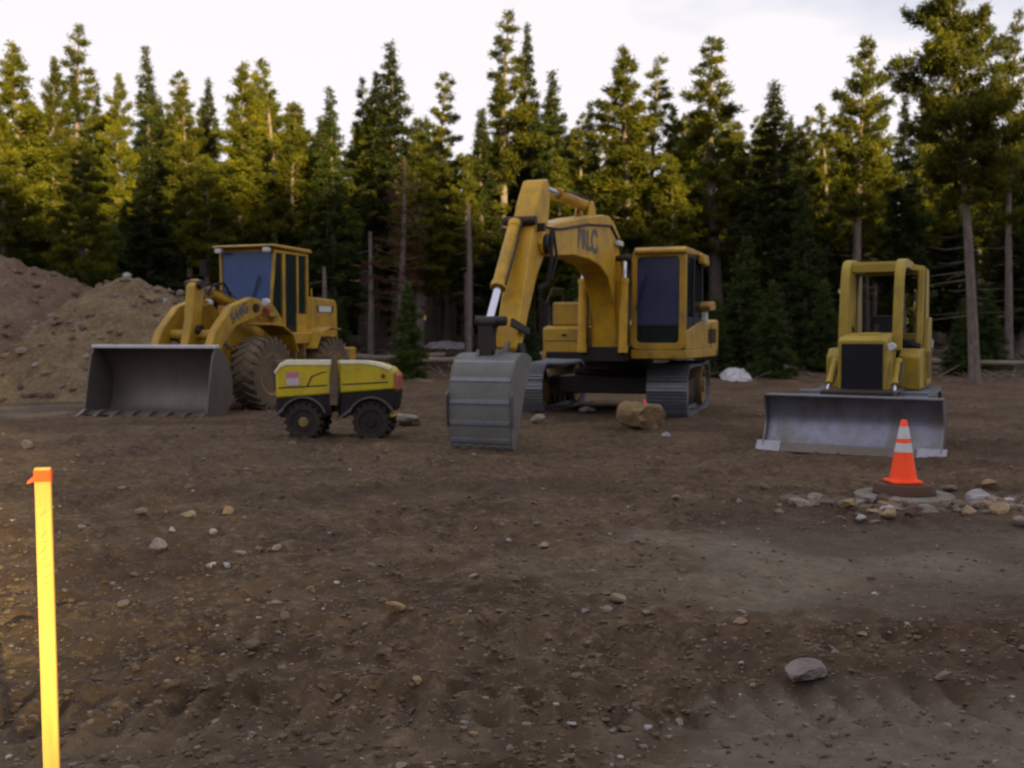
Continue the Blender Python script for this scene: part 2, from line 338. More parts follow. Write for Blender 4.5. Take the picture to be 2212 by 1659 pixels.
    def build(s, name, mat, parent=None, bevel=.012, smooth=35, world=False, loc=None, rot=None):
        o = link(name, s.mesh(name, mat, smooth, world), parent, loc, rot)
        if bevel:
            b = o.modifiers.new('bevel', 'BEVEL'); b.width = bevel; b.segments = 2; b.limit_method = 'ANGLE'; b.angle_limit = R(40)
        return o
def lettering(txt, size, mat, parent, loc, rot, name='lettering', bold=.0):
    cu = bpy.data.curves.new('t', 'FONT'); cu.body = txt; cu.size = size; cu.extrude = .003; cu.offset = bold; cu.align_x = 'CENTER'; cu.align_y = 'CENTER'
    o = bpy.data.objects.new('t', cu); col.objects.link(o); dg = bpy.context.evaluated_depsgraph_get(); me = bpy.data.meshes.new_from_object(o.evaluated_get(dg))
    bpy.data.objects.remove(o); me.materials.clear(); me.materials.append(M[mat]); q = link(name, me, parent); q.location = loc; q.rotation_euler = rot; return q
SIDE = (R(90), 0, R(90))     # text lying on a machine's left side, read from outside

# ------------------------------------------------------------------ ground sheet
ys = [-400, -250, -160, -110, -85, -75, -68, -62, -58, -54, -50, -46, -42, -38, -33, -28, -22, -16, -11, -7, -4, -2, -.6, .3, .8]
d = 1.0
while d < 42: ys.append(d); d *= 1.0085
while d < 70: ys.append(d); d *= 1.03
ys += [75, 85, 100, 130, 180, 260, 400, 700]
ts = list(np.linspace(-.62, .62, 560)); e = .62; tl_ = []
while e < 260: e *= 1.14; tl_.append(e)
ts = [-v for v in reversed(tl_)] + ts + tl_
ys = np.array(ys); ts = np.array(ts); S = np.maximum(3.0, ys + 1.2)
X = ts[None, :] * S[:, None]; Y = np.repeat(ys[:, None], len(ts), 1)
X = np.clip(X, -700, 700) + 0.001 * ts[None, :]
Z = height(X, Y)
nr, nc = X.shape; idx = np.arange(nr * nc).reshape(nr, nc)
F = np.stack([idx[:-1, :-1], idx[:-1, 1:], idx[1:, 1:], idx[1:, :-1]], -1).reshape(-1, 4)
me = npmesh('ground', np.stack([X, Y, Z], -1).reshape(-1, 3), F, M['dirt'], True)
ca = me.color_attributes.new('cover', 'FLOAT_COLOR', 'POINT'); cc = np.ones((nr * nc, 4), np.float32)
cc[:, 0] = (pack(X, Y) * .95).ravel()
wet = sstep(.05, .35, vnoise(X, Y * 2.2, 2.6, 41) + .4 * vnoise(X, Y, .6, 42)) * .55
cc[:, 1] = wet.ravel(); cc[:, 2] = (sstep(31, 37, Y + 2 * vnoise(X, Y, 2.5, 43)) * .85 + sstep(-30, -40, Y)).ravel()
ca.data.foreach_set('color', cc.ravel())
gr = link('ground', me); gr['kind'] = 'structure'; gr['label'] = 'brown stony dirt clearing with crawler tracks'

# ------------------------------------------------------------------ rocks
import bmesh
def ico(sub):
    bm = bmesh.new(); bmesh.ops.create_icosphere(bm, subdivisions=sub, radius=1); V = np.array([v.co[:] for v in bm.verts]); Fc = np.array([[v.index for v in f.verts] for f in bm.faces]); bm.free(); return V, Fc
ICO1 = ico(1); ICO2 = ico(2); ICO3 = ico(3)
def rockverts(base, seed, rough=.28, flat=.6, ncut=9):
    r = np.random.default_rng(seed); V = base[0].copy()
    for k in range(ncut):      # cut with random planes: angular broken stone
        n = r.normal(size=3); n /= np.linalg.norm(n); dd = r.uniform(.45, .85); p = V @ n; V = V - np.clip(p - dd, 0, None)[:, None] * n
    V += r.normal(size=V.shape) * rough * .12
    V *= np.array([r.uniform(.85, 1.2), r.uniform(.7, 1.0), flat * r.uniform(.8, 1.2)]); return V
stone_meshes = [npmesh('stone', rockverts(ICO2, 100 + i, .3, .6), ICO2[1], M['stone']) for i in range(8)]
def rock(name, x, y, size, mat, label, cat='rock', seed=1, flat=.6, sink=.3, wide=1., group=None, ncut=9):
    me = npmesh(name, rockverts(ICO3, seed, .25, flat, ncut) * size / 2 * np.array([wide, 1, 1]), ICO3[1], M[mat], False)
    o = link(name, me, None, (x, y, hz(x, y) + size / 2 * flat * (1 - sink)), (0, 0, seed)); return tag(o, label, cat, group)
def gpt(px, py, z0=0):
    d = 1.0; 
    for _ in range(30):
        p = at(px, py, d); g_ = hz(p.x, p.y) if _ > 3 else 0.0; k = (CAMZ - g_) / max(1e-3, (CAMZ - p.z) / d); d = .5 * d + .5 * k if _ > 3 else k
    return at(px, py, d)
named = [
 (490, 1113, 38, 'yelrock', 'rounded tan stone on the dirt, largest of the pale scatter right of the stake top'),
 (340, 1187, 46, 'paleroc', 'long flat pale stone below the pale scatter, nearest the wooden stake'),
 (405, 1117, 28, 'paleroc', 'pale stone just left of the rounded tan stone'),
 (305, 1113, 34, 'stone', 'flat grey stone at the left end of the pale scatter'),
 (372, 1145, 20, 'bluerock', 'tiny bluish stone in the scatter left of the rounded tan stone'),
 (458, 1150, 22, 'bluerock', 'small bluish stone just below the rounded tan stone'),
 (598, 1185, 26, 'paleroc', 'upright pinkish stone at the right end of the row below the roller'),
 (560, 1190, 24, 'stone', 'pinkish grey stone left of the upright pinkish one'),
 (518, 1200, 24, 'stone', 'grey stone leaning in the row left of the two pinkish stones'),
 (455, 1228, 30, 'bluerock', 'whitish stone in front of the row of pinkish stones, left one of its pair'),
 (490, 1226, 26, 'bluerock', 'whitish stone in front of the row of pinkish stones, right one of its pair'),
 (855, 1328, 46, 'yelrock', 'lone angular tan stone in the open dirt left of centre'),
 (1735, 1462, 84, 'greyrock', 'large wedge shaped grey rock half buried in the near right ground'),
 (1176, 1184, 26, 'yelrock', 'small round yellow stone on the dirt in front of the excavator bucket'),
 (1335, 1300, 34, 'yelrock', 'flat yellowish stone in open ground below the boulder'),
 (1165, 914, 40, 'paleroc', 'pale jagged stone beside the excavator bucket'),
 (880, 918, 60, 'paleroc', 'long pale slab right of the roller wheels'),
 (1268, 893, 30, 'paleroc', 'pale stone in the dirt in front of the left excavator track'),
 (1440, 945, 22, 'bluerock', 'bluish stone right of the tan boulder base'),
 (1762, 1088, 40, 'paleroc', 'pale upright stone at the left end of the rocks by the manhole'),
 (2118, 1088, 50, 'bluerock', 'large bluish white rock right of the manhole, biggest of the row'),
 (2162, 1112, 40, 'yelrock', 'tan rock immediately right of the bluish white rock'),
 (2090, 1112, 34, 'yelrock', 'tan rock at the left foot of the bluish white rock'),
 (2205, 1132, 34, 'paleroc', 'pale rock at the right edge of the photo beyond the tan ones'),
 (1968, 1116, 36, 'redrock', 'dark reddish rock directly in front of the manhole'),
 (1922, 1118, 36, 'yelrock', 'buff stone left of the dark reddish rock'),
 (1890, 1112, 26, 'yelrock', 'small buff stone second left of the dark reddish rock'),
 (1832, 1104, 34, 'yelrock', 'brownish tan rock between the pale upright stone and the manhole'),
 (1858, 1122, 26, 'bluerock', 'small bluish stone in front of the brownish tan rock'),
 (2135, 1052, 28, 'yelrock', 'light stone behind the row of rocks right of the cone'),
 (2050, 1062, 26, 'stone', 'grey stone right behind the manhole collar'),
 (545, 1592, 26, 'paleroc', 'pale stone in the crawler tracks at the bottom of the photo'),
 (1462, 1080, 22, 'stone', 'grey stone in the open dirt between boulder and manhole'),
 (1235, 1568, 24, 'bluerock', 'bluish stone in the near dirt at the bottom right of centre'),
 (1400, 1575, 24, 'bluerock', 'small pale stone in the near dirt left of the grey gravel'),
 (900, 1475, 30, 'yelrock', 'tan stone standing in the crawler tracks below the lone tan stone'),
 (60, 968, 34, 'paleroc', 'pale stone at the left edge of the photo above the stake'),
]
for i, (px, py, sz, mt, lb) in enumerate(named):
    p = gpt(px, py); s = sz * p.y / FPX; big = 'rock' if sz >= 34 else 'stone'
    rock(big, p.x, p.y, s * (1.2 if px > 1700 else 1.0), mt, lb, big, 300 + i, .62 if sz < 80 else .5, .25 if sz < 80 else .6, 1.15 if sz < 80 else 1.3)
p = gpt(1388, 926)
bo = rock('boulder', p.x, p.y + .3, .86, 'tanrock', 'big rounded tan boulder in front of the right excavator track', 'boulder', 77, .60, .12, 1.22, None, 5)
q = MB().prismz([(0, 0), (.09, .02), (.08, .05), (-.01, .03)], 0, .012).build('paint_mark', 'orange', bo, 0, None, world=True, loc=(-.28, -.06, .20), rot=(0.3, -.6, .3))
cnt = 0
while cnt < 240:
    dd = math.exp(rng.uniform(math.log(3.0), math.log(24))); x = rng.uniform(-.5, .5) * dd
    if pack(np.array([x]), np.array([dd]))[0] > .5 and rng.random() < .6: continue
    s = rng.uniform(.035, .075) * (.75 + dd * .045) * (1.5 if rng.random() < .12 else 1); cnt += 1
    o = link('stone', stone_meshes[cnt % 8], None, (x, dd, hz(x, dd) + s * .12), (rng.uniform(-.3, .3), rng.uniform(-.3, .3), rng.uniform(0, 6))); o.scale = (s * .62, s * .5, s * .5)
    tag(o, 'small loose stone lying among many others on the brown dirt', 'stone', 'small loose stones scattered over the dirt')
def scatter(name, n, fx, smin, smax, parent=None, mat='gravel', base=ICO1, power=2.2):
    Vs = []; Fs = []; T = []; o = 0
    protos = [rockverts(base, 500 + i, .2, .65) for i in range(10)]
    for i in range(n):
        x, y, z = fx(i); s = smin + (smax - smin) * rng.random() ** power; a = rng.uniform(0, 6.28); c_, s_ = math.cos(a), math.sin(a)
        V = protos[i % 10] * s * .5; V = np.stack([V[:, 0] * c_ - V[:, 1] * s_, V[:, 0] * s_ + V[:, 1] * c_, V[:, 2]], -1) + np.array([x, y, z + s * .05])
        Vs.append(V); Fs.append(base[1] + o); T.append(np.full(len(V), rng.random())); o += len(V)
    me = npmesh(name, np.concatenate(Vs), np.concatenate(Fs), M[mat]); a = me.attributes.new('tint', 'FLOAT', 'POINT'); a.data.foreach_set('value', np.concatenate(T).astype(np.float32))
    return link(name, me, parent)
NG = 6500
gd = np.exp(rng.uniform(math.log(2.2), math.log(30), NG)); gx = rng.uniform(-.56, .56, NG) * gd; gz = height(gx, gd)
o = scatter('gravel', NG, lambda i: (gx[i], gd[i], gz[i]), .012, .048); tag(o, 'loose gravel strewn over the whole dirt clearing', 'gravel', None, 'stuff')
NC = 15000
kd_ = np.exp(rng.uniform(math.log(2.0), math.log(22), NC)); kx = rng.uniform(-.56, .56, NC) * kd_; kp = (pack(kx, kd_) < .35) | (rng.random(NC) < .25); kx = kx[kp]; kd_ = kd_[kp]; NC = len(kx); kz = height(kx, kd_)
o = scatter('clods', NC, lambda i: (kx[i], kd_[i], kz[i]), .012, .058, None, 'clod', power=2.6); tag(o, 'crumbled clods of dirt lying all over the clearing', 'dirt clods', None, 'stuff')
NG2 = 700
hx = 4.9 - rng.beta(1.3, 2.2, NG2) * 3.4 + rng.uniform(0, 1.8, NG2); hy = 9.75 + rng.normal(0, .28, NG2) - .08 * (hx - 4); hz2 = height(hx, hy)
o = scatter('rubble', NG2, lambda i: (hx[i], hy[i], hz2[i]), .03, .24); tag(o, 'line of broken rubble running past the manhole', 'rubble', None, 'stuff')

# ------------------------------------------------------------------ spoil heaps
def heap(label, cx, cy, hw, hd, pk, peaks, mat, seed):
    n = 210; u = np.linspace(-1, 1, n); XX, YY = np.meshgrid(cx + u * hw, cy + u * hd)
    Hh = np.zeros_like(XX)
    for (a, b, hgt, rr) in peaks:
        dd = np.sqrt((XX - a) ** 2 + (YY - b) ** 2) / rr; Hh = np.maximum(Hh, hgt * np.clip(1.08 - np.sqrt(dd ** 2 + .02), 0, 1))
    Hh = Hh + (.45 * vnoise(XX, YY, 1.5, seed) + .28 * vnoise(XX, YY, .55, seed + 1) + .20 * vnoise(XX, YY, .22, seed + 2)) * sstep(0, .8, Hh)
    base = height(XX, YY) - .08; ZZ = base + Hh
    ix = np.arange(n * n).reshape(n, n); F = np.stack([ix[:-1, :-1], ix[:-1, 1:], ix[1:, 1:], ix[1:, :-1]], -1).reshape(-1, 4)
    o = link('spoil_heap', npmesh('spoil_heap', np.stack([XX, YY, ZZ], -1).reshape(-1, 3), F, M[mat], True)); tag(o, label, 'dirt pile', 'spoil heaps at the edge of the clearing')
    pts = []
    while len(pts) < 1000:
        i, j = rng.integers(2, n - 2, 2)
        if Hh[i, j] > .15: pts.append((XX[i, j] + rng.uniform(-.05, .05), YY[i, j], ZZ[i, j]))
    q = scatter('stones', 1000, lambda i: pts[i], .04, .42, o, power=3); q['kind'] = 'stuff'
heap('long high heap of greyish brown dirt at the left edge of the photo', -16.5, 32.5, 9.5, 7, 4, [(-20, 33, 4.9, 8), (-16.6, 32.5, 4.25, 7), (-15.1, 32.6, 3.75, 5.6)], 'spoil', 61)
heap('lower rounded heap of tan dirt behind the loader bucket', -11.2, 30.6, 6, 5.5, 3.3, [(-11.2, 30.4, 3.35, 5.0), (-10.4, 30.2, 3.05, 4.6)], 'spoiltan', 71)

# ------------------------------------------------------------------ trees
def tree_meshes(seed, H, Rm, crown0, kind, nb, nneedle, dens=1.0, needle='pine', nl=.2, nw=.035, bend=.15):
    r = np.random.default_rng(seed)
    ph = r.uniform(0, 6.28)
    def axis(z): t = z / H; return np.array([bend * math.sin(t * 3.1 + ph) * t, bend * math.cos(t * 2.3 + ph) * t])
    r0 = H * .0125 + .03
    mb = MB(); zs = np.linspace(-.4, H * .99, 14)
    mb.tube([(axis(max(z, 0))[0], axis(max(z, 0))[1], z) for z in zs], [max(.012, r0 * (1 - max(z, 0) / H) ** .85) * (1.25 if z < .3 else 1) for z in zs], 9)
    P = []; 
    for k in range(nb):
        s = (k + r.random()) / nb; z = H * (crown0 + (.985 - crown0) * s)
        if kind == 'spruce': prof = (1 - s) ** .85 * min(1, .45 + s * 5); up = r.uniform(-.45, -.05) + .5 * s
        elif kind == 'pine': prof = 1.1 * min(1, .45 + s * 2.6) * (1 - s) ** .60 * r.uniform(.6, 1.15); up = r.uniform(-.1, .35) + .5 * s
        elif kind == 'sparse': prof = 1.2 * min(1, .55 + s * 1.5) * (1 - s) ** .62 * r.uniform(.35, 1.2); up = r.uniform(-.2, .3) + .3 * s
        elif kind == 'big': prof = min(1, .55 + s * 1.6) * (1 - s ** 2.6) * r.uniform(.6, 1.12); up = r.uniform(-.25, .35) + .35 * s
        else: prof = (1 - s) ** .8; up = r.uniform(.1, .5)
        ln = max(.10, Rm * prof) * (r.uniform(.75, 1.1) if kind in ('spruce', 'young') else r.uniform(.45, 1.15)); a = k * 2.399 + r.uniform(-.5, .5)
        ax = axis(z); b0 = np.array([ax[0], ax[1], z]); dr = np.array([math.cos(a), math.sin(a), up]); dr /= np.linalg.norm(dr)
        droop = -.12 * ln if kind in ('spruce',) else .08 * ln
        tip = b0 + dr * ln + np.array([0, 0, droop])
        mid = b0 + dr * ln * .5
        mb.tube([tuple(b0), tuple(mid), tuple(tip)], [max(.008, r0 * .22 * (1.1 - s)), .012, .005], 4)
        P.append((b0, mid, tip, ln, s, dr))
    # dead snags under the crown
    nd = int(16 * crown0 / .4) if kind != 'young' else 0
    for k in range(nd):
        z = H * r.uniform(crown0 * .3, crown0); a = r.uniform(0, 6.28); ax = axis(z); ln = r.uniform(.3, 1.0) * Rm * .8
        mb.tube([(ax[0], ax[1], z), (ax[0] + math.cos(a) * ln * .6, ax[1] + math.sin(a) * ln * .6, z - .05), (ax[0] + math.cos(a) * ln, ax[1] + math.sin(a) * ln, z + r.uniform(-.25, .1))], [.014, .009, .004], 3)
    trunk = mb.mesh('trunk', 'bark', 60, world=True)
    # needle sprays
    wts = np.array([p[3] for p in P]); cnts = np.maximum(6, (wts / wts.sum() * nneedle).astype(int))
    Vs = []
    for (b0, mid, tip, ln, s, dr), n in zip(P, cnts):
        nc_ = max(3, int(n / 16)); tcl = r.beta(2.0, 1.1, nc_) * .9 + .1 if kind in ('big', 'pine', 'sparse') else r.uniform(.12, 1, nc_)
        side = np.array([-dr[1], dr[0], 0]); spread = ln * (.22 if kind != 'spruce' else .28)
        off = r.normal(0, 1, nc_) * spread * (1.15 - tcl * .7)
        C = b0[None] * (1 - tcl[:, None]) + tip[None] * tcl[:, None] + side[None] * off[:, None] + np.array([0, 0, 1])[None] * (r.normal(0, .08, nc_) * (ln * .5 + .2))[:, None]
        ci = r.integers(0, nc_, n); D = r.normal(size=(n, 3)); D /= np.linalg.norm(D, axis=1)[:, None]; D = D * .8 + dr[None] * .45 + np.array([0, 0, .28 if kind != 'spruce' else -.05])
        D /= np.linalg.norm(D, axis=1)[:, None]; base = C[ci] + r.normal(0, nl * .30, (n, 3)); ll = nl * r.uniform(.6, 1.25, n)[:, None] * (1 - .45 * s)
        W = np.cross(D, r.normal(size=(n, 3))); W /= (np.linalg.norm(W, axis=1)[:, None] + 1e-6)
        a = base - W * nw; b = base + W * nw; c = base + D * ll
        Vs.append(np.stack([a, b, c], 1).reshape(-1, 3))
    V = np.concatenate(Vs); F = np.arange(len(V)).reshape(-1, 3)
    return trunk, npmesh('crown', V, F, M[needle])
PR = {
 'spruce1': (tree_meshes(1, 12, 1.6, .12, 'spruce', 120, 34000, needle='spruce', nl=.19, nw=.024), 12, 1.6),
 'spruce2': (tree_meshes(2, 12, 1.5, .26, 'spruce', 100, 28000, needle='spruce', nl=.19, nw=.024), 12, 1.5),
 'pine1': (tree_meshes(3, 12, 1.6, .30, 'pine', 75, 27000, needle='pine', nl=.21, nw=.024), 12, 1.6),
 'pine2': (tree_meshes(4, 12, 1.5, .42, 'pine', 62, 22000, needle='pine', nl=.21, nw=.024, bend=.3), 12, 1.5),
 'pine3': (tree_meshes(5, 12, 1.6, .22, 'pine', 85, 32000, needle='pine', nl=.21, nw=.024), 12, 1.6),
 'sparse1': (tree_meshes(6, 13, 1.5, .36, 'sparse', 56, 15000, needle='pine', nl=.21, nw=.024, bend=.3), 13, 1.5),
 'sparse2': (tree_meshes(7, 13, 1.4, .28, 'sparse', 62, 17000, needle='pine', nl=.21, nw=.024, bend=.4), 13, 1.4),
 'big': (tree_meshes(8, 13, 2.7, .42, 'big', 92, 56000, needle='pine', nl=.22, nw=.024, bend=.25), 13, 2.5),
 'dead': (tree_meshes(9, 12, 1.5, .22, 'sparse', 100, 6000, needle='deadneedle', nl=.18, nw=.02), 12, 1.5),
 'young1': (tree_meshes(10, 4, 1.0, .03, 'spruce', 70, 16000, needle='young', nl=.15, nw=.018, bend=.05), 4, 1.0),
 'young2': (tree_meshes(11, 5, 1.0, .05, 'spruce', 80, 16000, needle='young', nl=.15, nw=.018, bend=.1), 5, 1.0),
}
def put_tree(proto, x, y, H, hw, label, name='pine_tree', cat='tree', group='trees of the forest edge'):
    (tk, cr), h0, r0 = PR[proto]
    o = thing(name, label, cat, (x, y, hz(x, y) - .05), rng.uniform(0, 6.28), group)
    sx = hw / r0; sz = H / h0
    for nm, me in (('trunk', tk), ('crown', cr)):
        c = link(nm, me, o); c.scale = (sx, sx, sz) if nm == 'crown' else (sx, sx, sz)
    return o
# px of the stem, y of the top, distance, kind, crown half width in px, label
front = [
 (55, 85, 40, 'pine3', 78, 'tall full pine with sunlit crown, leftmost in the photo'),
 (122, 112, 43, 'pine1', 52, 'slim pine second from the left edge with pointed top'),
 (12, 200, 37, 'pine1', 58, 'pine cut by the left edge of the photo'),
 (186, 34, 46, 'sparse1', 62, 'very tall thin crowned pine rising highest on the left'),
 (180, 290, 34, 'pine1', 66, 'bright sunlit pine with pale bare trunk standing over the dirt heaps'),
 (214, 170, 48, 'spruce1', 46, 'dark conifer right beside the highest left pine'),
 (262, 148, 42, 'pine1', 46, 'short topped sunlit pine between two taller ones left of the loader'),
 (322, 90, 43, 'spruce1', 62, 'tall pointed conifer with clear sky right of its top, left of the loader'),
 (370, 140, 47, 'sparse2', 50, 'round topped pine with gappy crown left of the loader'),
 (412, 182, 42, 'pine2', 46, 'lower pine in the dip left of the loader cab'),
 (466, 160, 46, 'spruce2', 44, 'dark narrow conifer left above the loader cab'),
 (524, 124, 40, 'pine3', 70, 'broad sunlit pine directly above the loader cab'),
 (556, 142, 46, 'pine1', 44, 'pine squeezed between two taller ones above the loader cab'),
 (590, 121, 44, 'sparse2', 50, 'pale pointed pine rising above the loader roof'),
 (640, 212, 40, 'pine2', 52, 'lower pine behind the right side of the loader'),
 (722, 177, 39, 'spruce1', 62, 'dark pointed spruce standing alone right of the loader'),
 (782, 158, 45, 'sparse1', 40, 'wispy pine with thin top right of the lone dark spruce'),
 (810, 146, 43, 'pine1', 44, 'small topped pine just left of the tall middle spruce'),
 (857, 83, 42, 'spruce2', 72, 'tall dense spruce with narrow top left of the gap in the forest'),
 (905, 300, 38, 'pine1', 66, 'sunlit bushy pine below the tall dense spruce'),
 (940, 150, 47, 'sparse2', 56, 'broad tipped pine beside the gap in the forest'),
 (868, 330, 36, 'dead', 60, 'dead pine with rusty needles in the middle of the forest edge'),
 (1010, 330, 39, 'pine2', 34, 'small topped pine with bare trunk standing in the gap of the forest'),
 (1042, 228, 42, 'spruce1', 56, 'young pointed spruce just right of the gap in the forest'),
 (1097, 2, 43, 'sparse1', 66, 'tallest tree of the middle, its tip touching the top of the photo'),
 (1130, 38, 44, 'spruce2', 46, 'slim spire pressed against the tallest middle tree'),
 (1188, 146, 42, 'spruce2', 64, 'dark heavy topped conifer above the excavator stick'),
 (1240, 234, 50, 'sparse2', 36, 'small distant pine in the low skyline above the excavator boom'),
 (1276, 210, 48, 'spruce1', 46, 'dark conifer in the low skyline above the excavator boom'),
 (1358, 89, 40, 'pine3', 82, 'full sunlit pine behind the excavator boom'),
 (1405, 110, 44, 'sparse1', 60, 'pine with a forked gappy top above the excavator cab'),
 (1452, 222, 44, 'pine1', 46, 'lower dark green pine right above the excavator cab'),
 (1500, 218, 46, 'pine3', 46, 'lower yellowish pine left of the ragged tall pine'),
 (1548, 54, 41, 'sparse2', 84, 'tall ragged pine with one long bough reaching left'),
 (1682, 164, 39, 'spruce2', 82, 'broad dark conifer between the ragged pine and the bright pair'),
 (1775, 218, 45, 'sparse2', 42, 'thin short pine at the left foot of the bright tall pine'),
 (1852, 68, 40, 'pine2', 62, 'tall bright pine with hooked top above the bulldozer'),
 (1948, 198, 42, 'spruce2', 54, 'dark conifer tucked behind the left side of the giant pine'),
 (2205, 296, 40, 'spruce1', 70, 'dark conifer at the right edge of the photo'),
 (2180, 2, 38, 'sparse1', 46, 'thin tree top poking out behind the right of the giant pine'),
 (1600, 300, 46, 'spruce1', 60, 'dark filler conifer low between the ragged pine and its right neighbour'),
 (690, 290, 46, 'pine1', 50, 'low pine seen between loader and lone dark spruce'),
 (980, 350, 52, 'pine1', 36, 'farthest small pine at the bottom of the forest gap'),
 (1215, 330, 40, 'pine3', 56, 'sunlit pine whose trunk shows between stick and boom'),
 (440, 330, 38, 'pine2', 60, 'shaded pine with grey trunk directly left of the loader cab'),
 (1440, 330, 39, 'pine2', 50, 'pine with straight grey trunk rising behind the excavator cab'),
 (2060, 420, 44, 'spruce1', 60, 'shaded conifer behind the trunk of the giant pine'),
 (330, 330, 37, 'spruce2', 70, 'dark shaded conifer behind the lower dirt heap'),
]
for (px, ty, dd, kd, hwp, lb) in front:
    b = at(px, 722, dd); x = b.x; zt = at(px, ty, dd).z; H = zt - hz(x, dd)
    put_tree(kd, x, dd, H, hwp * dd / FPX * 1.55, lb, 'spruce_tree' if 'spruce' in kd else 'pine_tree')
# the giant pine on the right, leaning slightly
(tk, cr), h0, r0 = PR['big']
pb = at(2106, 825, 31); gp = thing('giant_pine', 'giant pine with bare grey trunk and huge crown at the top right', 'tree', (pb.x, 31, hz(pb.x, 31) - .05), 2.2)
for nm, me_ in (('trunk', tk), ('crown', cr)):
    c = link(nm, me_, gp); c.scale = (.88, .88, .97)
gp.rotation_euler = (0, R(-4.2), 0)
ygs = [(250, 478, 36, 'young1', 62, 'young bright green spruce behind the saddle between the dirt heaps'),
 (880, 603, 33, 'young1', 40, 'young green spruce standing free between loader and excavator'),
 (1602, 505, 35, 'young2', 66, 'tall bushy young spruce right of the excavator cab'),
 (1738, 398, 37, 'young2', 56, 'tallest young conifer left of the bulldozer'),
 (1668, 600, 33, 'young1', 46, 'low young spruce between two taller young ones right of the excavator'),
 (1545, 640, 33.5, 'young1', 40, 'low bush-like young spruce beside the excavator engine cover'),
 (1780, 600, 35, 'young1', 44, 'low young spruce at the left side of the bulldozer'),
 (2080, 640, 34, 'young2', 34, 'yellowish young spruce at the foot of the giant pine'),
 (2135, 620, 36, 'young1', 40, 'dim young spruce right of the giant pine trunk'),
 (45, 430, 39, 'young2', 60, 'young shaded conifer behind the high heap at left'),
 (130, 470, 38, 'young2', 46, 'young shaded conifer behind the middle of the high heap'),
 (1240, 590, 36, 'young1', 34, 'young green spruce seen under the excavator boom'),
 (1135, 610, 37, 'young1', 30, 'young conifer seen between excavator stick and body'),
 (736, 640, 36, 'young1', 26, 'little conifer right behind the loader engine cover'),
 (600, 500, 38, 'young2', 34, 'young conifer just behind the loader roof'),
]
for (px, ty, dd, kd, hwp, lb) in ygs:
    b = at(px, 722, dd); zt = at(px, ty, dd).z
    put_tree(kd, b.x, dd, zt - hz(b.x, dd), hwp * dd / FPX * 1.5, lb, 'young_spruce', 'young tree', 'young spruces along the forest edge')
kinds = ['spruce2', 'pine2', 'pine1', 'sparse1', 'pine2', 'sparse2', 'spruce1']
n = 0; row = 0
for yy, nn, lo, hi in ((45, 22, 7.5, 10.5), (50, 26, 9.5, 12), (55, 30, 10.5, 13), (61, 32, 11, 14), (68, 34, 12, 15)):
    for i in range(nn):
        x = (-.56 + 1.12 * (i + rng.uniform(.1, .9)) / nn) * yy; y = yy + rng.uniform(-2, 2); px = 1106 + FPX * x / y
        H = rng.uniform(lo, hi)
        cap = 330 if (960 < px < 1030) else (250 if 640 < px < 780 or 1200 < px < 1320 or 1600 < px < 1800 else 200)
        H = min(H, (722 - cap) * y / FPX + 1.6 - hz(x, y))
        put_tree(kinds[n % 7], x, y, H, rng.uniform(1.3, 1.9), 'conifer standing deep in the shade behind the front row of the forest', 'conifer', 'tree', 'conifers deep in the forest'); n += 1
def woods(name, spots, label, needles, nb=26, w=.16, l=.5):
    Vs = []; Fs = []; o = 0; mbt = MB(); r = np.random.default_rng(90)
    for (x, y, z, H, Rr, c0) in spots:
        n_ = needles; s = r.random(n_) ** .8; zz = z + H * (c0 + (1 - c0) * s); rad = Rr * (1 - s) ** .7 * np.sqrt(r.random(n_)) + .05; a = r.uniform(0, 6.28, n_)
        base = np.stack([x + rad * np.cos(a), y + rad * np.sin(a), zz], 1); D = np.stack([np.cos(a), np.sin(a), r.uniform(-.4, .6, n_)], 1); W = r.normal(size=(n_, 3)); W /= np.linalg.norm(W, axis=1)[:, None]
        Vs.append(np.stack([base - W * w, base + W * w, base + D * l], 1).reshape(-1, 3))
        mbt.cyl((x, y, z - .5), (x, y, z + H * .95), .16, .02, 6, False)
    V = np.concatenate(Vs); nV = len(V); F = np.arange(nV).reshape(-1, 3)
    me = npmesh(name, V, F, M['spruce']); root = link(name, me); tag(root, label, 'forest', None, 'stuff')
    t = mbt.build('trunks', 'bark', root, 0, None, world=True); t['kind'] = 'stuff'
spots = [((-.62 + 1.24 * (i + rng.random()) / 110) * yy, yy, 1.4, rng.uniform(9, 12), 2.2, .05) for yy, m in ((76, 0), (82, 1), (90, 2)) for i in range(110)]
spots = [(x, y + rng.uniform(-3, 3), z, min(H, (722 - 330) * y / FPX + .2), r_, c) for (x, y, z, H, r_, c) in spots]
woods('far_forest', spots, 'far dark forest closing the view behind all nearer trees', 420, w=.2, l=.7)
# unseen wood added behind the viewer to shade the clearing; low sun clears its tops
tanS = math.tan(R(SUN_EL)); ta = math.tan(R(SUN_AZ)); spots = []; rr_ = np.random.default_rng(404)
for k, yy in enumerate((-58, -60, -62.5, -65, -68, -71)):
    x = 0.0
    while x < 100:
        y_ = yy + rr_.uniform(-.6, .6); gapx = -1.22 + (2.7 - y_) * ta
        if abs(x - gapx) > 1.45:  # opening left in the wood so a sunbeam reaches the stake
            top = 27.3 + 1.6 * float(vnoise(np.array([x]), np.array([0.]), 7, 55)) + rr_.uniform(-1.0, .8) + 1.9 * sstep(62, 80, x) - 1.8 * sstep(36, 20, x)
            z0 = hz(x, y_); spots.append((x, y_, z0, top - z0 + (yy + 60) * -.2, 1.7, .0))
        x += rr_.uniform(1.5, 2.1)
woods('rear_shade_wood', spots, 'unseen wood added on the bank behind the viewer to shade the clearing', 800, w=.15, l=.45)

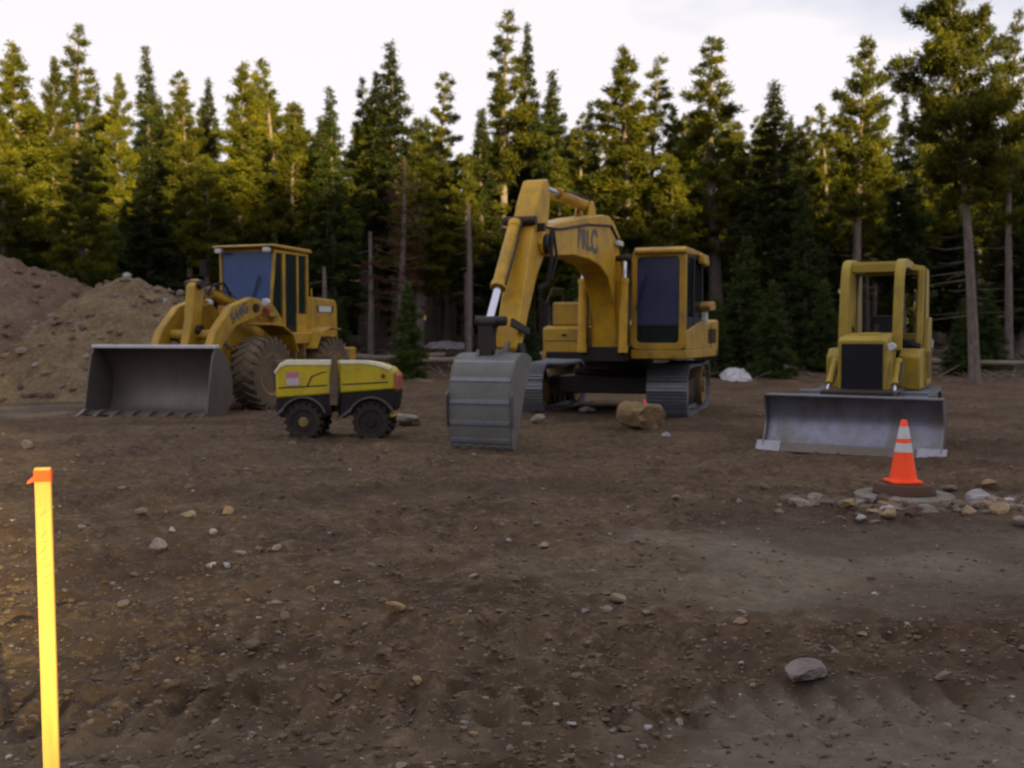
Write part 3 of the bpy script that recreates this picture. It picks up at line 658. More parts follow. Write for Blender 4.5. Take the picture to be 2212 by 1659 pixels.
# ------------------------------------------------------------------ snow, logs, brush
def snowpatch(px, py, wpx, dpt, label, hh=.1, seed=1):
    p = at(px, py, dpt); n = 26; r = np.random.default_rng(seed); w_ = wpx * dpt / FPX / 2; V = []; 
    u = np.linspace(-1, 1, n); A, B = np.meshgrid(u, u); d2 = np.sqrt(A ** 2 + B ** 2) + .5 * vnoise(A * 3 + seed * 7, B * 3, .9, 200 + seed)
    hgt = np.clip(1 - d2, -.4, .5) * hh * 2.2 + .05 * vnoise(A * 9, B * 9 + seed, .8, 210)
    Xs = p.x + A * w_; Ys = dpt + B * w_ * 2.0; Zs = height(Xs, Ys) + hgt - .01
    ix = np.arange(n * n).reshape(n, n); F = np.stack([ix[:-1, :-1], ix[:-1, 1:], ix[1:, 1:], ix[1:, :-1]], -1).reshape(-1, 4)
    tag(link('snow_patch', npmesh('snow_patch', np.stack([Xs, Ys, Zs], -1).reshape(-1, 3), F, M['snow'], True)), label, 'snow patch', 'old snow patches at the forest edge')
snowpatch(1184, 768, 62, 38.5, 'small snow patch under the left end of the excavator body', .22, 1)
snowpatch(1478, 777, 84, 35.5, 'snow patch just above the right excavator track', .25, 2)
snowpatch(1588, 792, 64, 32.6, 'widest snow patch, right of the excavator below the young spruces', .28, 3)
snowpatch(1690, 790, 34, 35.5, 'tiny snow patch between excavator and bulldozer', .12, 4)
snowpatch(965, 716, 100, 44, 'long thin snow strip in the forest left of the excavator stick', .12, 5)
snowpatch(1545, 775, 34, 38, 'narrow snow lump between the two larger patches by the right track', .2, 6)
snowpatch(1250, 768, 30, 38, 'snow crumb under the excavator body right of the small patch', .12, 7)
def log(p, q, r1, r2, label, mat='log'):
    d = Vector(q) - Vector(p); ps = [Vector(p) + d * t + Vector((0, 0, .05 * math.sin(t * 9))) for t in (0, .2, .45, .7, 1)]
    tag(MB().tube(ps, [r1, r1 * .97, (r1 + r2) / 2, r2 * 1.05, r2], 9).build('fallen_log', mat, None, 0, 50, world=True), label, 'log', 'fallen logs at the forest edge')
log((-6.2, 36, .75), (-2.4, 37.5, .85), .13, .09, 'grey fallen log left of the free standing young spruce')
log((-3.3, 35, .62), (-.6, 36.2, .95), .11, .07, 'pale fallen log between young spruce and excavator stick')
log((-5.0, 33.5, .55), (-3.4, 34.5, .6), .1, .08, 'short dark log lying behind the roller')
log((12.6, 34.8, .75), (16.4, 33.6, .65), .12, .08, 'fallen log behind the trunk of the giant pine')
for i, (px, dd_, hh, lb) in enumerate([(1012, 37, 5.6, 'bare dead trunk standing in the forest gap'), (800, 38, 4.6, 'bare dead trunk right of the lone dark spruce'), (700, 37, 3.4, 'broken dead stem right behind the loader')]):
    p = at(px, 722, dd_); z0 = hz(p.x, dd_); m_ = MB().tube([(p.x, dd_, z0 - .2), (p.x + .05, dd_, z0 + hh * .5), (p.x + .02, dd_, z0 + hh)], [.13, .10, .06], 8)
    for k in range(14): 
        a = k * 2.4; zz = z0 + hh * (.25 + .05 * k); m_.tube([(p.x + .04, dd_, zz), (p.x + .04 + math.cos(a) * .6, dd_ + math.sin(a) * .6, zz - .1)], [.012, .005], 3)
    tag(m_.build('dead_trunk', 'bark', None, 0, 60, world=True), lb, 'dead tree', 'bare dead trunks')
# brush and slash under the trees: uncountable
mb = MB(); r = np.random.default_rng(5)
for k in range(1500):
    x = r.uniform(-.55, .55) * 38; y = r.uniform(31.5, 42); z = hz(x, y); a = r.uniform(0, 6.28); l_ = r.uniform(.25, 1.0); e = r.uniform(.0, .5)
    mb.tube([(x, y, z), (x + math.cos(a) * l_, y + math.sin(a) * l_, z + l_ * e)], [.018, .006], 3)
tag(mb.build('brush', 'log', None, 0, None, world=True), 'broken twigs and slash littering the forest edge', 'brush', None, 'stuff')

# ------------------------------------------------------------------ crawler track: parts of a machine
def crawler(parent, vc, uc, length, rad, width, pitch, zc, mats=('shoe', 'dark', 'mudyellow'), grouser=3, lean=0):
    t = MB(); half = length / 2 - rad
    # frame between the wheels
    t.prism([(uc - half * .8, zc - rad * .45), (uc + half * .8, zc - rad * .45), (uc + half * .8, zc + rad * .25), (uc - half * .8, zc + rad * .38)], vc - width * .22, vc + width * .22)
    tr = t.build('track', mats[1], parent, .015)
    for nm, u_ in (('sprocket', uc - half), ('idler_wheel', uc + half)):
        m_ = MB(); rr = rad - .07; hw_ = width * .42
        m_.lathe([(.05, -hw_), (rr * .35, -hw_), (rr * .42, -hw_ * .6), (rr * .8, -hw_ * .5), (rr * .85, -hw_ * .9), (rr, -hw_ * .9), (rr, hw_ * .9), (rr * .85, hw_ * .9), (rr * .8, hw_ * .5), (rr * .42, hw_ * .6), (rr * .35, hw_), (.05, hw_)], (u_, vc, zc), 'v', 28)
        for k in range(8):
            a = k * PI / 4; m_.cyl((u_ + rr * .6 * math.cos(a), vc - hw_ * .62, zc + rr * .6 * math.sin(a)), (u_ + rr * .6 * math.cos(a), vc + hw_ * .62, zc + rr * .6 * math.sin(a)), .05, n=8)
        m_.build(nm, mats[2], tr, .008)
    nr_ = int(2 * half / .38)
    rol = MB()
    for k in range(nr_):
        u_ = uc - half + (k + .5) * 2 * half / nr_; rol.lathe([(.03, -width * .2), (.12, -width * .2), (.12, width * .2), (.03, width * .2)], (u_, vc, zc - rad + .19), 'v', 14)
    rol.build('rollers', mats[1], tr, 0)
    sm = MB(); hp = pitch / 2 * .95; w2 = width / 2
    sm.prism([(-hp, -.012), (hp, -.012), (hp, .012), (-hp, .012)], -w2, w2)
    for k in range(grouser):
        u_ = -hp * .8 + k * (hp * 1.6 / max(1, grouser - 1)); sm.prism([(u_ - .014, .012), (u_ + .014, .012), (u_ + .008, .05), (u_ - .008, .05)], -w2, w2)
    sm.box(-hp * .9, hp * .9, -.16, -.08, -.09, -.012); sm.box(-hp * .9, hp * .9, .08, .16, -.09, -.012)
    sme = sm.mesh('track_shoe', mats[0])
    per = 4 * half + 2 * PI * rad; n_ = int(round(per / pitch))
    for k in range(n_):
        s = k / n_ * per; rr = rad
        if s < 2 * half: u_, z_, nu, nz_ = uc - half + s, zc + rr - .03 * math.sin(PI * s / (2 * half)), 0, 1
        elif s < 2 * half + PI * rr: a = PI / 2 - (s - 2 * half) / rr; u_, z_, nu, nz_ = uc + half + rr * math.cos(a), zc + rr * math.sin(a), math.cos(a), math.sin(a)
        elif s < 4 * half + PI * rr: u_, z_, nu, nz_ = uc + half - (s - 2 * half - PI * rr), zc - rr, 0, -1
        else: a = -PI / 2 - (s - 4 * half - PI * rr) / rr; u_, z_, nu, nz_ = uc - half + rr * math.cos(a), zc + rr * math.sin(a), math.cos(a), math.sin(a)
        link('track_shoe', sme, tr, (vc, -u_, z_), (math.atan2(nu, nz_), 0, 0))
    return tr
def cylinder_ram(parent, p, q, r, frac, mat='yellow_arm', name='hydraulic_cylinder'):
    p = Vector(p); q = Vector(q); m_ = p.lerp(q, frac)
    c = MB().cyl(p, m_, r, n=20).cyl(p - (q - p).normalized() * .06, p + (q - p).normalized() * .05, r * 1.1, n=20).cyl(m_ - (q - p).normalized() * .09, m_, r * 1.15, n=20).build(name, mat, parent, .006)
    MB().cyl(m_, q, r * .55, n=16).build('rod', 'chrome', c, 0)
    d = (q - p).normalized(); s_ = r * 1.3
    MB().cyl(q + Vector((0, -s_, 0)), q + Vector((0, s_, 0)), r * .8, n=14).build('rod_eye', 'dark', c, .004)
    MB().tube([p + d * .05 + Vector((0, r * 1.2, r * .8)), p.lerp(m_, .5) + Vector((0, r * 1.35, r * .9)), m_ + Vector((0, r * 1.2, r * .5))], .018, 6).build('oil_pipe', 'dark', c, 0)
    return c
def curve(pts, k=4):
    o = []; n = len(pts)
    for i in range(n - 1):
        p0, p1, p2, p3 = [Vector(pts[max(0, min(n - 1, j))]) for j in (i - 1, i, i + 1, i + 2)]
        for q in range(k):
            t = q / k; v = .5 * ((2 * p1) + (p2 - p0) * t + (2 * p0 - 5 * p1 + 4 * p2 - p3) * t * t + (3 * p1 - p0 - 3 * p2 + p3) * t ** 3); o.append((v.x, v.y))
    return o + [tuple(pts[-1])]
def framepanel(m_, corners, w_):      # flat frame of square bars round a quad given in (u,v,z)
    c = [Vector(p) for p in corners]
    for i in range(4): m_.bar(c[i], c[(i + 1) % 4], w_, w_, (0, 1, 0) if abs((c[(i + 1) % 4] - c[i]).normalized().y) < .7 else (0, 0, 1))
def pane(name, pts, mat, parent, th=.008):
    p = [Vector(q) for q in pts]; nn = (p[1] - p[0]).cross(p[2] - p[0]).normalized() * th
    m_ = MB().add(p + [q + nn for q in p], [(0, 1, 2, 3), (7, 6, 5, 4), (0, 4, 5, 1), (1, 5, 6, 2), (2, 6, 7, 3), (3, 7, 4, 0)]); return m_.build(name, mat, parent, 0, None)
def rrect(u0, u1, z0, z1, r, n=4):
    o = []
    for (cx, cz, a0) in ((u1 - r, z1 - r, 0), (u0 + r, z1 - r, 90), (u0 + r, z0 + r, 180), (u1 - r, z0 + r, 270)):
        for k in range(n + 1): a = R(a0 + 90 * k / n); o.append((cx + r * math.cos(a), cz + r * math.sin(a)))
    return o
def ringface(m_, outer, inner, put, th):   # frame plate with a rounded hole; put(a,b,t) -> (u,v,z)
    n_ = len(outer); vs = [put(a, b, 0) for a, b in outer] + [put(a, b, 0) for a, b in inner] + [put(a, b, th) for a, b in outer] + [put(a, b, th) for a, b in inner]; f = []
    for i in range(n_):
        j = (i + 1) % n_; f += [(i, j, n_ + j, n_ + i), (2 * n_ + i, 3 * n_ + i, 3 * n_ + j, 2 * n_ + j), (i, 2 * n_ + i, 2 * n_ + j, j), (n_ + i, n_ + j, 3 * n_ + j, 3 * n_ + i)]
    m_.add(vs, f)
def seat(parent, u, v, z, s=1.):
    m_ = MB(); m_.box(u - .25 * s, u + .25 * s, v - .25 * s, v + .25 * s, z, z + .13); m_.prism([(u - .3 * s, z + .1), (u - .18 * s, z + .1), (u - .26 * s, z + .72 * s), (u - .36 * s, z + .72 * s)], v - .22 * s, v + .22 * s)
    return m_.build('seat', 'black', parent, .04)

# ------------------------------------------------------------------ excavator
EX = thing('excavator', 'large yellow excavator with its arm folded down and bucket on the dirt', 'excavator', (1.91, 20.3, -.035), R(-21))
def E(u, v, z): return (u, v, z)
und = MB()
# tracks stand under the body, turned a little from it: their own rotation about the slewing ring
bc = Vector((2.25, 22.6)); rel = bc - Vector((1.91, 20.3)); Fv = Vector((-math.sin(R(21)), -math.cos(R(21)))); Rv = Vector((math.cos(R(21)), -math.sin(R(21))))
cu_, cv_ = rel.dot(Fv), rel.dot(Rv)
un = MB().box(-1.1, 1.1, -1.0, 1.0, .42, .78).box(-.55, .75, -.75, .75, .78, .92).build('undercarriage', 'dark', EX, .03)
un.location = (cv_, -cu_, 0); un.rotation_euler = (0, 0, R(4))
for s_ in (-1, 1):
    tr = crawler(EX, 1.38 if s_ > 0 else -1.52, 0, 3.9, .49, .80, .19, .52)
    tr.location = (cv_, -cu_, 0); tr.rotation_euler = (0, 0, R(4))
MB().lathe([(.62, 0), (.72, .02), (.72, .26), (.62, .28)], (cu_ + .6, cv_ + .2, .9), 'z', 32).build('slewing_ring', 'dark', EX, .01)
MB().box(-3.2, .15, -1.35, 1.5, 1.16, 1.30).box(-.2, .55, -.42, .42, 1.12, 1.40).build('deck', 'black', EX, .02)
MB().box(-3.0, .16, 1.38, 1.505, 1.17, 1.34).box(.16, .20, .44, 1.505, 1.17, 1.34).box(-2.0, .18, -1.36, -1.26, 1.16, 1.3).build('deck_skirt', 'yellow', EX, .02)
tb = MB().prism([(-1.3, 1.24), (.14, 1.24), (.14, 1.76), (-.08, 1.80), (-1.3, 1.80)], -1.35, -.44).build('toolbox', 'yellow', EX, .03)
MB().box(-1.4, -.22, -1.27, -.46, 1.802, 2.27).build('fuel_tank', 'yellow', EX, .04)
MB().lathe([(.07, 0), (.07, .06), (.03, .07)], (-.7, -.9, 2.27), 'z', 14).build('filler_cap', 'dark', EX, .004)
MB().tube([(.12, -1.28, 1.8), (.12, -1.28, 2.25), (-.25, -1.28, 2.55), (-.9, -1.28, 2.55), (-.9, -1.28, 2.28)], .02, 8).build('grab_rail', 'black', EX, 0)
ec = MB().prism([(-3.2, 1.3), (-1.45, 1.3), (-1.32, 1.55), (-1.55, 1.86), (-3.2, 1.94)], .46, 1.50).prism([(-3.2, 1.3), (-1.42, 1.3), (-1.42, 1.85), (-3.2, 1.9)], -1.3, .45).build('engine_cover', 'yellow', EX, .04)
for k in range(6): MB().box(-2.9 + k * .16, -2.83 + k * .16, 1.502, 1.512, 1.45, 1.75).build('louvre', 'black', ec, 0)
MB().box(-2.36, -2.34, 1.501, 1.508, 1.34, 1.84).build('panel_seam', 'black', ec, 0); MB().box(-2.30, -2.20, 1.502, 1.53, 1.58, 1.62).build('latch', 'dark', ec, .004)
MB().box(.141, .146, -1.30, -.5, 1.50, 1.512).build('panel_seam', 'black', tb, 0); MB().box(.142, .165, -.95, -.85, 1.60, 1.64).build('latch', 'dark', tb, .004)
cw = MB().prismz([(-3.9, -1.0), (-3.7, -1.3), (-3.2, -1.4), (-3.2, 1.5), (-3.7, 1.4), (-3.9, 1.1)], 1.15, 1.95).build('counterweight', 'yellow', EX, .05)
MB().cyl((-2.4, -.4, 1.9), (-2.4, -.4, 2.5), .06, n=14).build('exhaust_pipe', 'dark', EX, 0)
wl = MB().prism([(-1.35, 2.10), (-1.95, 2.12), (-2.0, 2.2), (-1.9, 2.30), (-1.4, 2.28), (-1.3, 2.2)], 1.28, 1.66).build('mirror_hood', 'yellow', EX, .02)
MB().box(-1.6, -1.4, 1.36, 1.58, 1.88, 2.11).build('lamp', 'white', wl, .03)
# cab: v .45 .. 1.48, u -1.5 .. .2, z 1.34 .. 3.18
cab = MB(); zt = 3.22; zb = 1.34; v0, v1 = .45, 1.49; uf, ub = .2, -1.5
outer = rrect(v0, v1, zb, zt, .13); inner = rrect(v0 + .10, v1 - .13, zb + .13, zt - .13, .08)
ringface(cab, outer, inner, lambda a, b, t: (uf - .02 * max(0, b - 2.0) - t, a, b), .09)
cab2 = MB()
for (va, cab_) in ((v1 - .05, cab2), (v0, cab)):
    o2 = rrect(ub, uf - .06, zb, zt - .01, .12); i2 = rrect(ub + .10, uf - .17, zb + (.62 if va > 1 else .7), zt - .14, .08)
    ringface(cab_, o2, i2, lambda a, b, t, va=va: (a, va + t, b), .045)
cab.box(ub, uf - .09, v0 + .02, v1 - .02, zt - .09, zt - .005); cab.box(ub, ub + .06, v0 + .02, v1 - .02, zb, zb + 1.0); cab.box(ub, ub + .06, v0 + .02, v0 + .12, zb, zt - .05); cab.box(ub, ub + .06, v1 - .12, v1 - .02, zb, zt - .05); cab.box(ub, uf - .1, v0 + .02, v1 - .02, zb, zb + .05)
cab2.box(-.62, -.54, v1 - .05, v1 + .005, zb + .1, zt - .1)
cab.prism([(ub, zb), (uf - .02, zb), (uf - .02, zb + .35), (-.5, zb + .45), (ub, zb + .58)], v1 - .04, v1 + .012)
cb = cab.build('cab', 'yellow', EX, .012); cab2.build('door_frame', 'black', cb, .006)
zm = 1.78
pane('front_window', [(uf - .05, v0 + .09, zm + .03), (uf - .05, v1 - .12, zm + .03), (uf - .075, v1 - .12, zt - .12), (uf - .075, v0 + .09, zt - .12)], 'glass_cab', cb)
pane('lower_window', [(uf - .05, v0 + .09, zb + .12), (uf - .05, v1 - .12, zb + .12), (uf - .05, v1 - .12, zm), (uf - .05, v0 + .09, zm)], 'glass_dark', cb)
MB().box(uf - .07, uf - .03, v0 + .09, v1 - .12, zm, zm + .03).build('window_bar', 'black', cb, 0)
pane('side_window', [(-.54, v1 - .03, zb + .6), (uf - .16, v1 - .03, zb + .6), (uf - .16, v1 - .03, zt - .12), (-.54, v1 - .03, zt - .12)], 'glass_dark', cb)
pane('side_window', [(ub + .09, v1 - .03, zb + .6), (-.62, v1 - .03, zb + .6), (-.62, v1 - .03, zt - .12), (ub + .09, v1 - .03, zt - .12)], 'glass_dark', cb)
pane('inner_window', [(ub + .09, v0 + .03, zb + .68), (uf - .16, v0 + .03, zb + .68), (uf - .16, v0 + .03, zt - .12), (ub + .09, v0 + .03, zt - .12)], 'glass_dark', cb)
MB().prism([(-.3, 3.13), (uf + .02, 3.13), (uf + .06, 3.2), (uf - .05, 3.27), (-.5, 3.27), (-1.45, 3.26), (-1.5, 3.2)], .50, 1.50).build('roof', 'yellow', cb, .04)
MB().prism([(-.9, 3.0), (-1.45, 2.98), (-1.5, 3.05), (-1.4, 3.2), (-.9, 3.2)], 1.5, 1.62).build('rain_gutter', 'yellow', cb, .03)
seat(cb, -.7, .95, 1.75)
MB().box(-.35, -.25, .6, .7, 1.4, 2.2).box(-.35, -.25, 1.2, 1.3, 1.4, 2.2).build('control_levers', 'black', cb, .01)
MB().tube([(uf + .04, .55, 2.1), (uf + .04, .75, 2.75)], .012, 6).build('wiper', 'black', cb, 0)
# boom
bp = [(-.15, 1.2), (-.17, 2.3), (.02, 3.15), (.25, 3.5), (.6, 3.70), (.95, 3.79), (1.4, 3.77), (2.6, 3.6), (3.95, 3.37), (4.55, 3.17), (4.72, 3.0), (4.6, 2.84), (4.2, 2.84), (3.1, 2.93), (2.2, 2.92), (1.5, 2.84), (1.0, 2.66), (.66, 2.3), (.48, 1.85), (.42, 1.2)]
boom = MB().prism(bp, -.25, .23).build('boom', 'yellow_arm', EX, .02)
for vv in (-.2301, .2101): MB().prism([(p[0] * .985 + .03, p[1] * .985 + .035) for p in bp], vv, vv + .02)
MB().cyl((4.5, -.3, 3.0), (4.5, .3, 3.0), .15, n=20).build('pin', 'dark', boom, .01)
MB().cyl((.15, -.34, 1.35), (.15, .34, 1.35), .13, n=20).build('pin', 'dark', boom, .01)
MB().prism([(1.5, 3.76), (1.95, 3.69), (1.8, 3.98), (1.65, 3.98)], -.14, -.10).prism([(1.5, 3.76), (1.95, 3.69), (1.8, 3.98), (1.65, 3.98)], .10, .14).build('cylinder_bracket', 'yellow_arm', boom, .006)
MB().tube([(-.05, .24, 1.6), (-.08, .25, 2.6), (.3, .25, 3.35), (.9, .25, 3.62), (2.4, .25, 3.5), (3.9, .25, 3.28), (4.5, .25, 3.25)], .022, 6).build('oil_pipe', 'dark', boom, 0)
MB().box(.28, .62, .232, .32, 3.28, 3.38).build('work_lamp', 'white', boom, .02)
MB().prism([(3.2, 3.475), (3.95, 3.365), (3.95, 3.38), (3.2, 3.49)], -.12, .14).build('white_streak', 'white', boom, 0)  # thin off-white strip along the top of the boom
lettering('BRL', .46, 'ink', boom, (.2345, -2.52, 3.22), SIDE, bold=.016)
lettering('C', .56, 'ink', boom, (.2345, -1.94, 3.23), SIDE, bold=.022)
for vv in (-.40, .40): cylinder_ram(EX, (.60, vv, 1.35), (.5, vv, 3.05), .085, .78)
MB().cyl((.5, -.44, 3.05), (.5, .44, 3.05), .05, n=14).build('pin', 'dark', EX, .005)
# stick
sp = [(4.12, 3.88), (4.22, 4.02), (4.42, 3.98), (4.72, 3.60), (5.02, 2.95), (5.32, 2.2), (5.62, 1.45), (5.55, 1.33), (5.42, 1.33), (5.08, 1.95), (4.68, 2.55), (4.36, 2.86), (4.24, 3.2), (4.14, 3.6)]
stick = MB().prism(sp, -.17, .17).build('stick', 'yellow_arm', EX, .02)
MB().cyl((5.5, -.24, 1.42), (5.5, .24, 1.42), .09, n=18).build('pin', 'dark', stick, .005)
MB().box(4.62, 4.72, -.28, .28, 3.18, 3.30).cyl((4.9, -.3, 3.32), (4.9, .22, 3.32), .07, n=12).build('cylinder_bracket', 'dark', stick, .01)
MB().tube([(4.45, .3, 3.2), (4.6, .36, 2.8), (4.62, .30, 2.4), (4.78, .22, 2.3)], .028, 6).tube([(4.3, .28, 3.25), (4.42, .38, 2.8), (4.5, .33, 2.5), (4.7, .22, 2.35)], .024, 6).build('hose', 'black', stick, 0)
cylinder_ram(EX, (4.95, -.10, 3.25), (5.98, -.10, 1.80), .10, .66)
cylinder_ram(EX, (1.72, 0, 3.90), (4.18, 0, 3.93), .095, .62)
# linkage
for (pz, pu) in ((3.62, .8), (3.3, .2)): MB().box(pu - .05, pu + .05, .231, .255, pz - .08, pz - .02).build('hose_clamp', 'dark', boom, .003)
lk = MB().prism([(5.90, 1.84), (6.04, 1.86), (6.05, 1.30), (5.86, 1.28)], -.24, -.02).cyl((5.97, -.3, 1.82), (5.97, .16, 1.82), .07, n=14).build('bucket_link', 'dark', EX, .015)
MB().prism([(5.93, 1.86), (5.97, 1.74), (5.28, 1.62), (5.26, 1.72)], -.29, -.24).prism([(5.93, 1.86), (5.97, 1.74), (5.28, 1.62), (5.26, 1.72)], .21, .26).build('guide_link', 'dark', EX, .01)
# bucket: shell as bent plate, outer side faces forward
shell = [(5.52, 1.30), (5.78, 1.37), (6.06, 1.33), (6.24, 1.16), (6.32, .86), (6.34, .55), (6.32, .28), (6.28, .06)]
bw = .44
bk = MB().strip(curve(shell), -bw, bw, -.035)
sidep = curve(shell) + [(6.2, .03), (5.98, .45), (5.80, .85), (5.62, 1.1)]
for vv in (-bw - .03, bw): bk.prism(sidep, vv, vv + .03)
bkt = bk.build('bucket', 'bucketsteel', EX, .006); bkt.location = (-.09, 0, 0)
for (a, b) in ((1, 2), (2, 3), (3, 4), (4, 5), (5, 6), (6, 7)):
    pa, pb_ = Vector(shell[a]), Vector(shell[b]); mdd = pa.lerp(pb_, .5); dv = (pb_ - pa).normalized(); nn = Vector((-dv.y, dv.x)) * 1
    s0 = mdd - dv * .03; s1 = mdd + dv * .03; m_ = MB().prism([(s0.x, s0.y), (s1.x, s1.y), (s1.x + nn.x * .022, s1.y + nn.y * .022), (s0.x + nn.x * .022, s0.y + nn.y * .022)], -bw - .005, bw + .005); m_.build('wear_strip', 'shoe', bkt, .004)
for k in range(5):
    v_ = -bw + .07 + k * (2 * bw - .14) / 4; MB().prism([(6.25, .16), (6.30, .10), (6.25, -.10), (6.20, -.10), (6.20, .12)], v_ - .04, v_ + .04).build('tooth', 'steel', bkt, .01)
for vv in (-.17, .12): MB().prism([(5.32, 1.28), (5.40, 1.52), (5.62, 1.54), (5.8, 1.42), (6.06, 1.42), (6.1, 1.22), (5.7, 1.34)], vv, vv + .05).build('hinge_ear', 'bucketsteel', bkt, .01)
for vv in (bw + .03, -bw - .055): MB().prism([(6.33, .85), (6.40, .8), (6.36, .35), (6.28, .35)], vv, vv + .025).build('side_cutter', 'steel', bkt, .006)

# ------------------------------------------------------------------ wheel loader
LD = thing('wheel_loader', 'yellow wheel loader with its wide toothed bucket lowered, left of the roller', 'loader', (-6.24, 22.64, -.035), R(-20))
def wheel(parent, u, v, r, w_, side):
    wn = link('wheel', None, parent, (v, -u, r))
    m_ = MB(); h = w_ / 2
    m_.lathe([(r * .56, -h * .86), (r * .74, -h), (r * .90, -h * .96), (r * .965, -h * .72), (r * .975, 0), (r * .965, h * .72), (r * .90, h * .96), (r * .74, h), (r * .56, h * .86)], (0, 0, 0), 'v', 48)
    for k in range(24):
        for sg in (-1, 1):
            a = 2 * PI * (k + (.5 if sg > 0 else 0)) / 24; c0, s0 = math.cos(a), math.sin(a); a2 = a + .17; c1, s1 = math.cos(a2), math.sin(a2)
            p = Vector((r * .985 * c0, sg * h * .97, r * .985 * s0)); q = Vector((r * .985 * c1, sg * h * .04, r * .985 * s1)); m_.bar(p * 1 - Vector((0, sg * .01, 0)), q, .07, .035, (-s0, 0, c0))
            p2 = Vector((r * .80 * c0, sg * h * 1.0, r * .80 * s0)); m_.bar(p, p2, .075, .03, (-s0, 0, c0))
    m_.build('tyre', 'rubber', wn, 0)
    rm = MB().lathe([(.04, 0), (r * .2, 0), (r * .24, -.06), (r * .42, -.08), (r * .5, .03), (r * .58, .05), (r * .58, -.1), (.04, -.1)], (0, side * h * .75, 0), 'v', 32)
    for k in range(10): a = k * PI / 5; rm.cyl((r * .32 * math.cos(a), side * h * .75 - .09, r * .32 * math.sin(a)), (r * .32 * math.cos(a), side * h * .75 + .0, r * .32 * math.sin(a)), .025, n=6)
    rm.build('rim', 'mudyellow', wn, .004)
for u_ in (0, -2.6):
    for s_ in (-1, 1): wheel(LD, u_ , s_ * 1.0, .79, .56, s_)
MB().cyl((0, -.85, .79), (0, .85, .79), .16, n=16).cyl((-2.6, -.85, .79), (-2.6, .85, .79), .16, n=16).build('axles', 'dark', LD, 0)
MB().box(-1.2, .6, -.42, .42, .55, 1.25).box(-4.0, -1.3, -.55, .55, .62, 1.35).build('frame', 'mudyellow', LD, .03)
# front tower with loader arms
MB().prism([(-.9, 1.2), (.45, 1.0), (.55, 1.5), (.15, 2.28), (-.25, 2.30), (-.8, 1.9)], -.52, -.42).prism([(-.9, 1.2), (.45, 1.0), (.55, 1.5), (.15, 2.28), (-.25, 2.30), (-.8, 1.9)], .42, .52).box(-.6, .2, -.42, .42, 1.25, 1.5).build('arm_tower', 'yellow', LD, .02)
arm_pts = [(-.35, 2.38), (.0, 2.42), (.7, 2.22), (1.25, 1.72), (1.66, .95), (1.69, .55), (1.56, .45), (1.45, .72), (1.02, 1.4), (.55, 1.80), (.0, 1.95), (-.35, 2.05)]
for s_ in (-1, 1):
    a_ = MB().prism(arm_pts, s_ * .66 - .09, s_ * .66 + .09).build('lift_arm', 'yellow', LD, .025)
    MB().cyl((-.15, s_ * .66 - .13, 2.2), (-.15, s_ * .66 + .13, 2.2), .10, n=16).build('pin', 'dark', a_, .004)
    if s_ > 0: lettering('544G', .30, 'ink', a_, (.7545 , -.44, 2.07), (R(90), R(-26), R(90)), bold=.014)
    cylinder_ram(LD, (-.3, s_ * .52, 1.05), (.95, s_ * .52, 1.55), .075, .6, 'yellow')
MB().cyl((.92, -.6, 1.62), (.92, .6, 1.62), .11, n=18).build('cross_tube', 'yellow', LD, 0)
# z-bar bellcrank and tilt cylinder in the middle
MB().prism([(.72, 2.66), (.92, 2.78), (1.08, 2.62), (1.16, 1.9), (1.42, 1.0), (1.30, .9), (1.1, 1.2), (.86, 1.75), (.78, 2.3)], -.10, .10).build('bellcrank', 'yellow', LD, .02)
for c_z, c_u, c_r in ((2.66, .92, .09), (1.72, .97, .11)): MB().cyl((c_u, -.2, c_z), (c_u, .2, c_z), c_r, n=16).build('pin', 'dark', LD, .005)
cylinder_ram(LD, (-.35, 0, 2.30), (.90, 0, 2.66), .12, .62, 'yellow')
MB().prism([(1.30, .95), (1.42, 1.02), (1.73, .98), (1.73, .88)], -.08, .08).build('tilt_link', 'dark', LD, .01)
MB().tube([(-.2, .12, 2.45), (.2, .2, 2.72), (.5, .14, 2.66), (.6, .1, 2.5)], .03, 6).tube([(-.2, -.14, 2.45), (.2, -.22, 2.70), (.45, -.16, 2.62), (.6, -.1, 2.5)], .03, 6).build('hose', 'black', LD, 0)
# loader bucket, open to the front
shell = [(2.46, .12), (2.2, .07), (1.95, .10), (1.80, .28), (1.74, .55), (1.76, .85), (1.86, 1.10), (2.05, 1.30), (2.22, 1.36)]
hw = 1.42
bk = MB().strip(curve(shell), -hw, hw, .03)
sd = [(2.48, .07), (2.2, .03), (1.93, .07), (1.77, .27), (1.71, .55), (1.73, .86), (1.83, 1.12), (2.03, 1.33), (2.22, 1.40), (2.34, 1.22), (2.44, .75), (2.54, .12)]
for vv in (-hw - .03, hw): bk.prism(sd, vv, vv + .03)
lb_ = bk.build('bucket', 'steel', LD, .005)
MB().prism([(2.14, 1.36), (2.29, 1.36), (2.29, 1.43), (2.14, 1.43)], -hw - .05, hw + .05).build('top_rim', 'white', lb_, .015)
MB().prism([(2.40, .08), (2.60, .05), (2.60, .08), (2.40, .135)], -hw - .02, hw + .02).build('cutting_edge', 'steel', lb_, .003)
for k in range(8):
    v_ = -hw + .02 + k * (2 * hw - .04) / 7; MB().prism([(2.46, .16), (2.60, .15), (2.82, .03), (2.82, .0), (2.46, .03)], v_ - .045, v_ + .045).build('tooth', 'steel', lb_, .008)
for vv in (-.70, .62): MB().prism([(1.60, .30), (1.73, .30), (1.73, 1.05), (1.60, .95), (1.55, .5)], vv, vv + .04).build('hinge_ear', 'steel', lb_, .006)
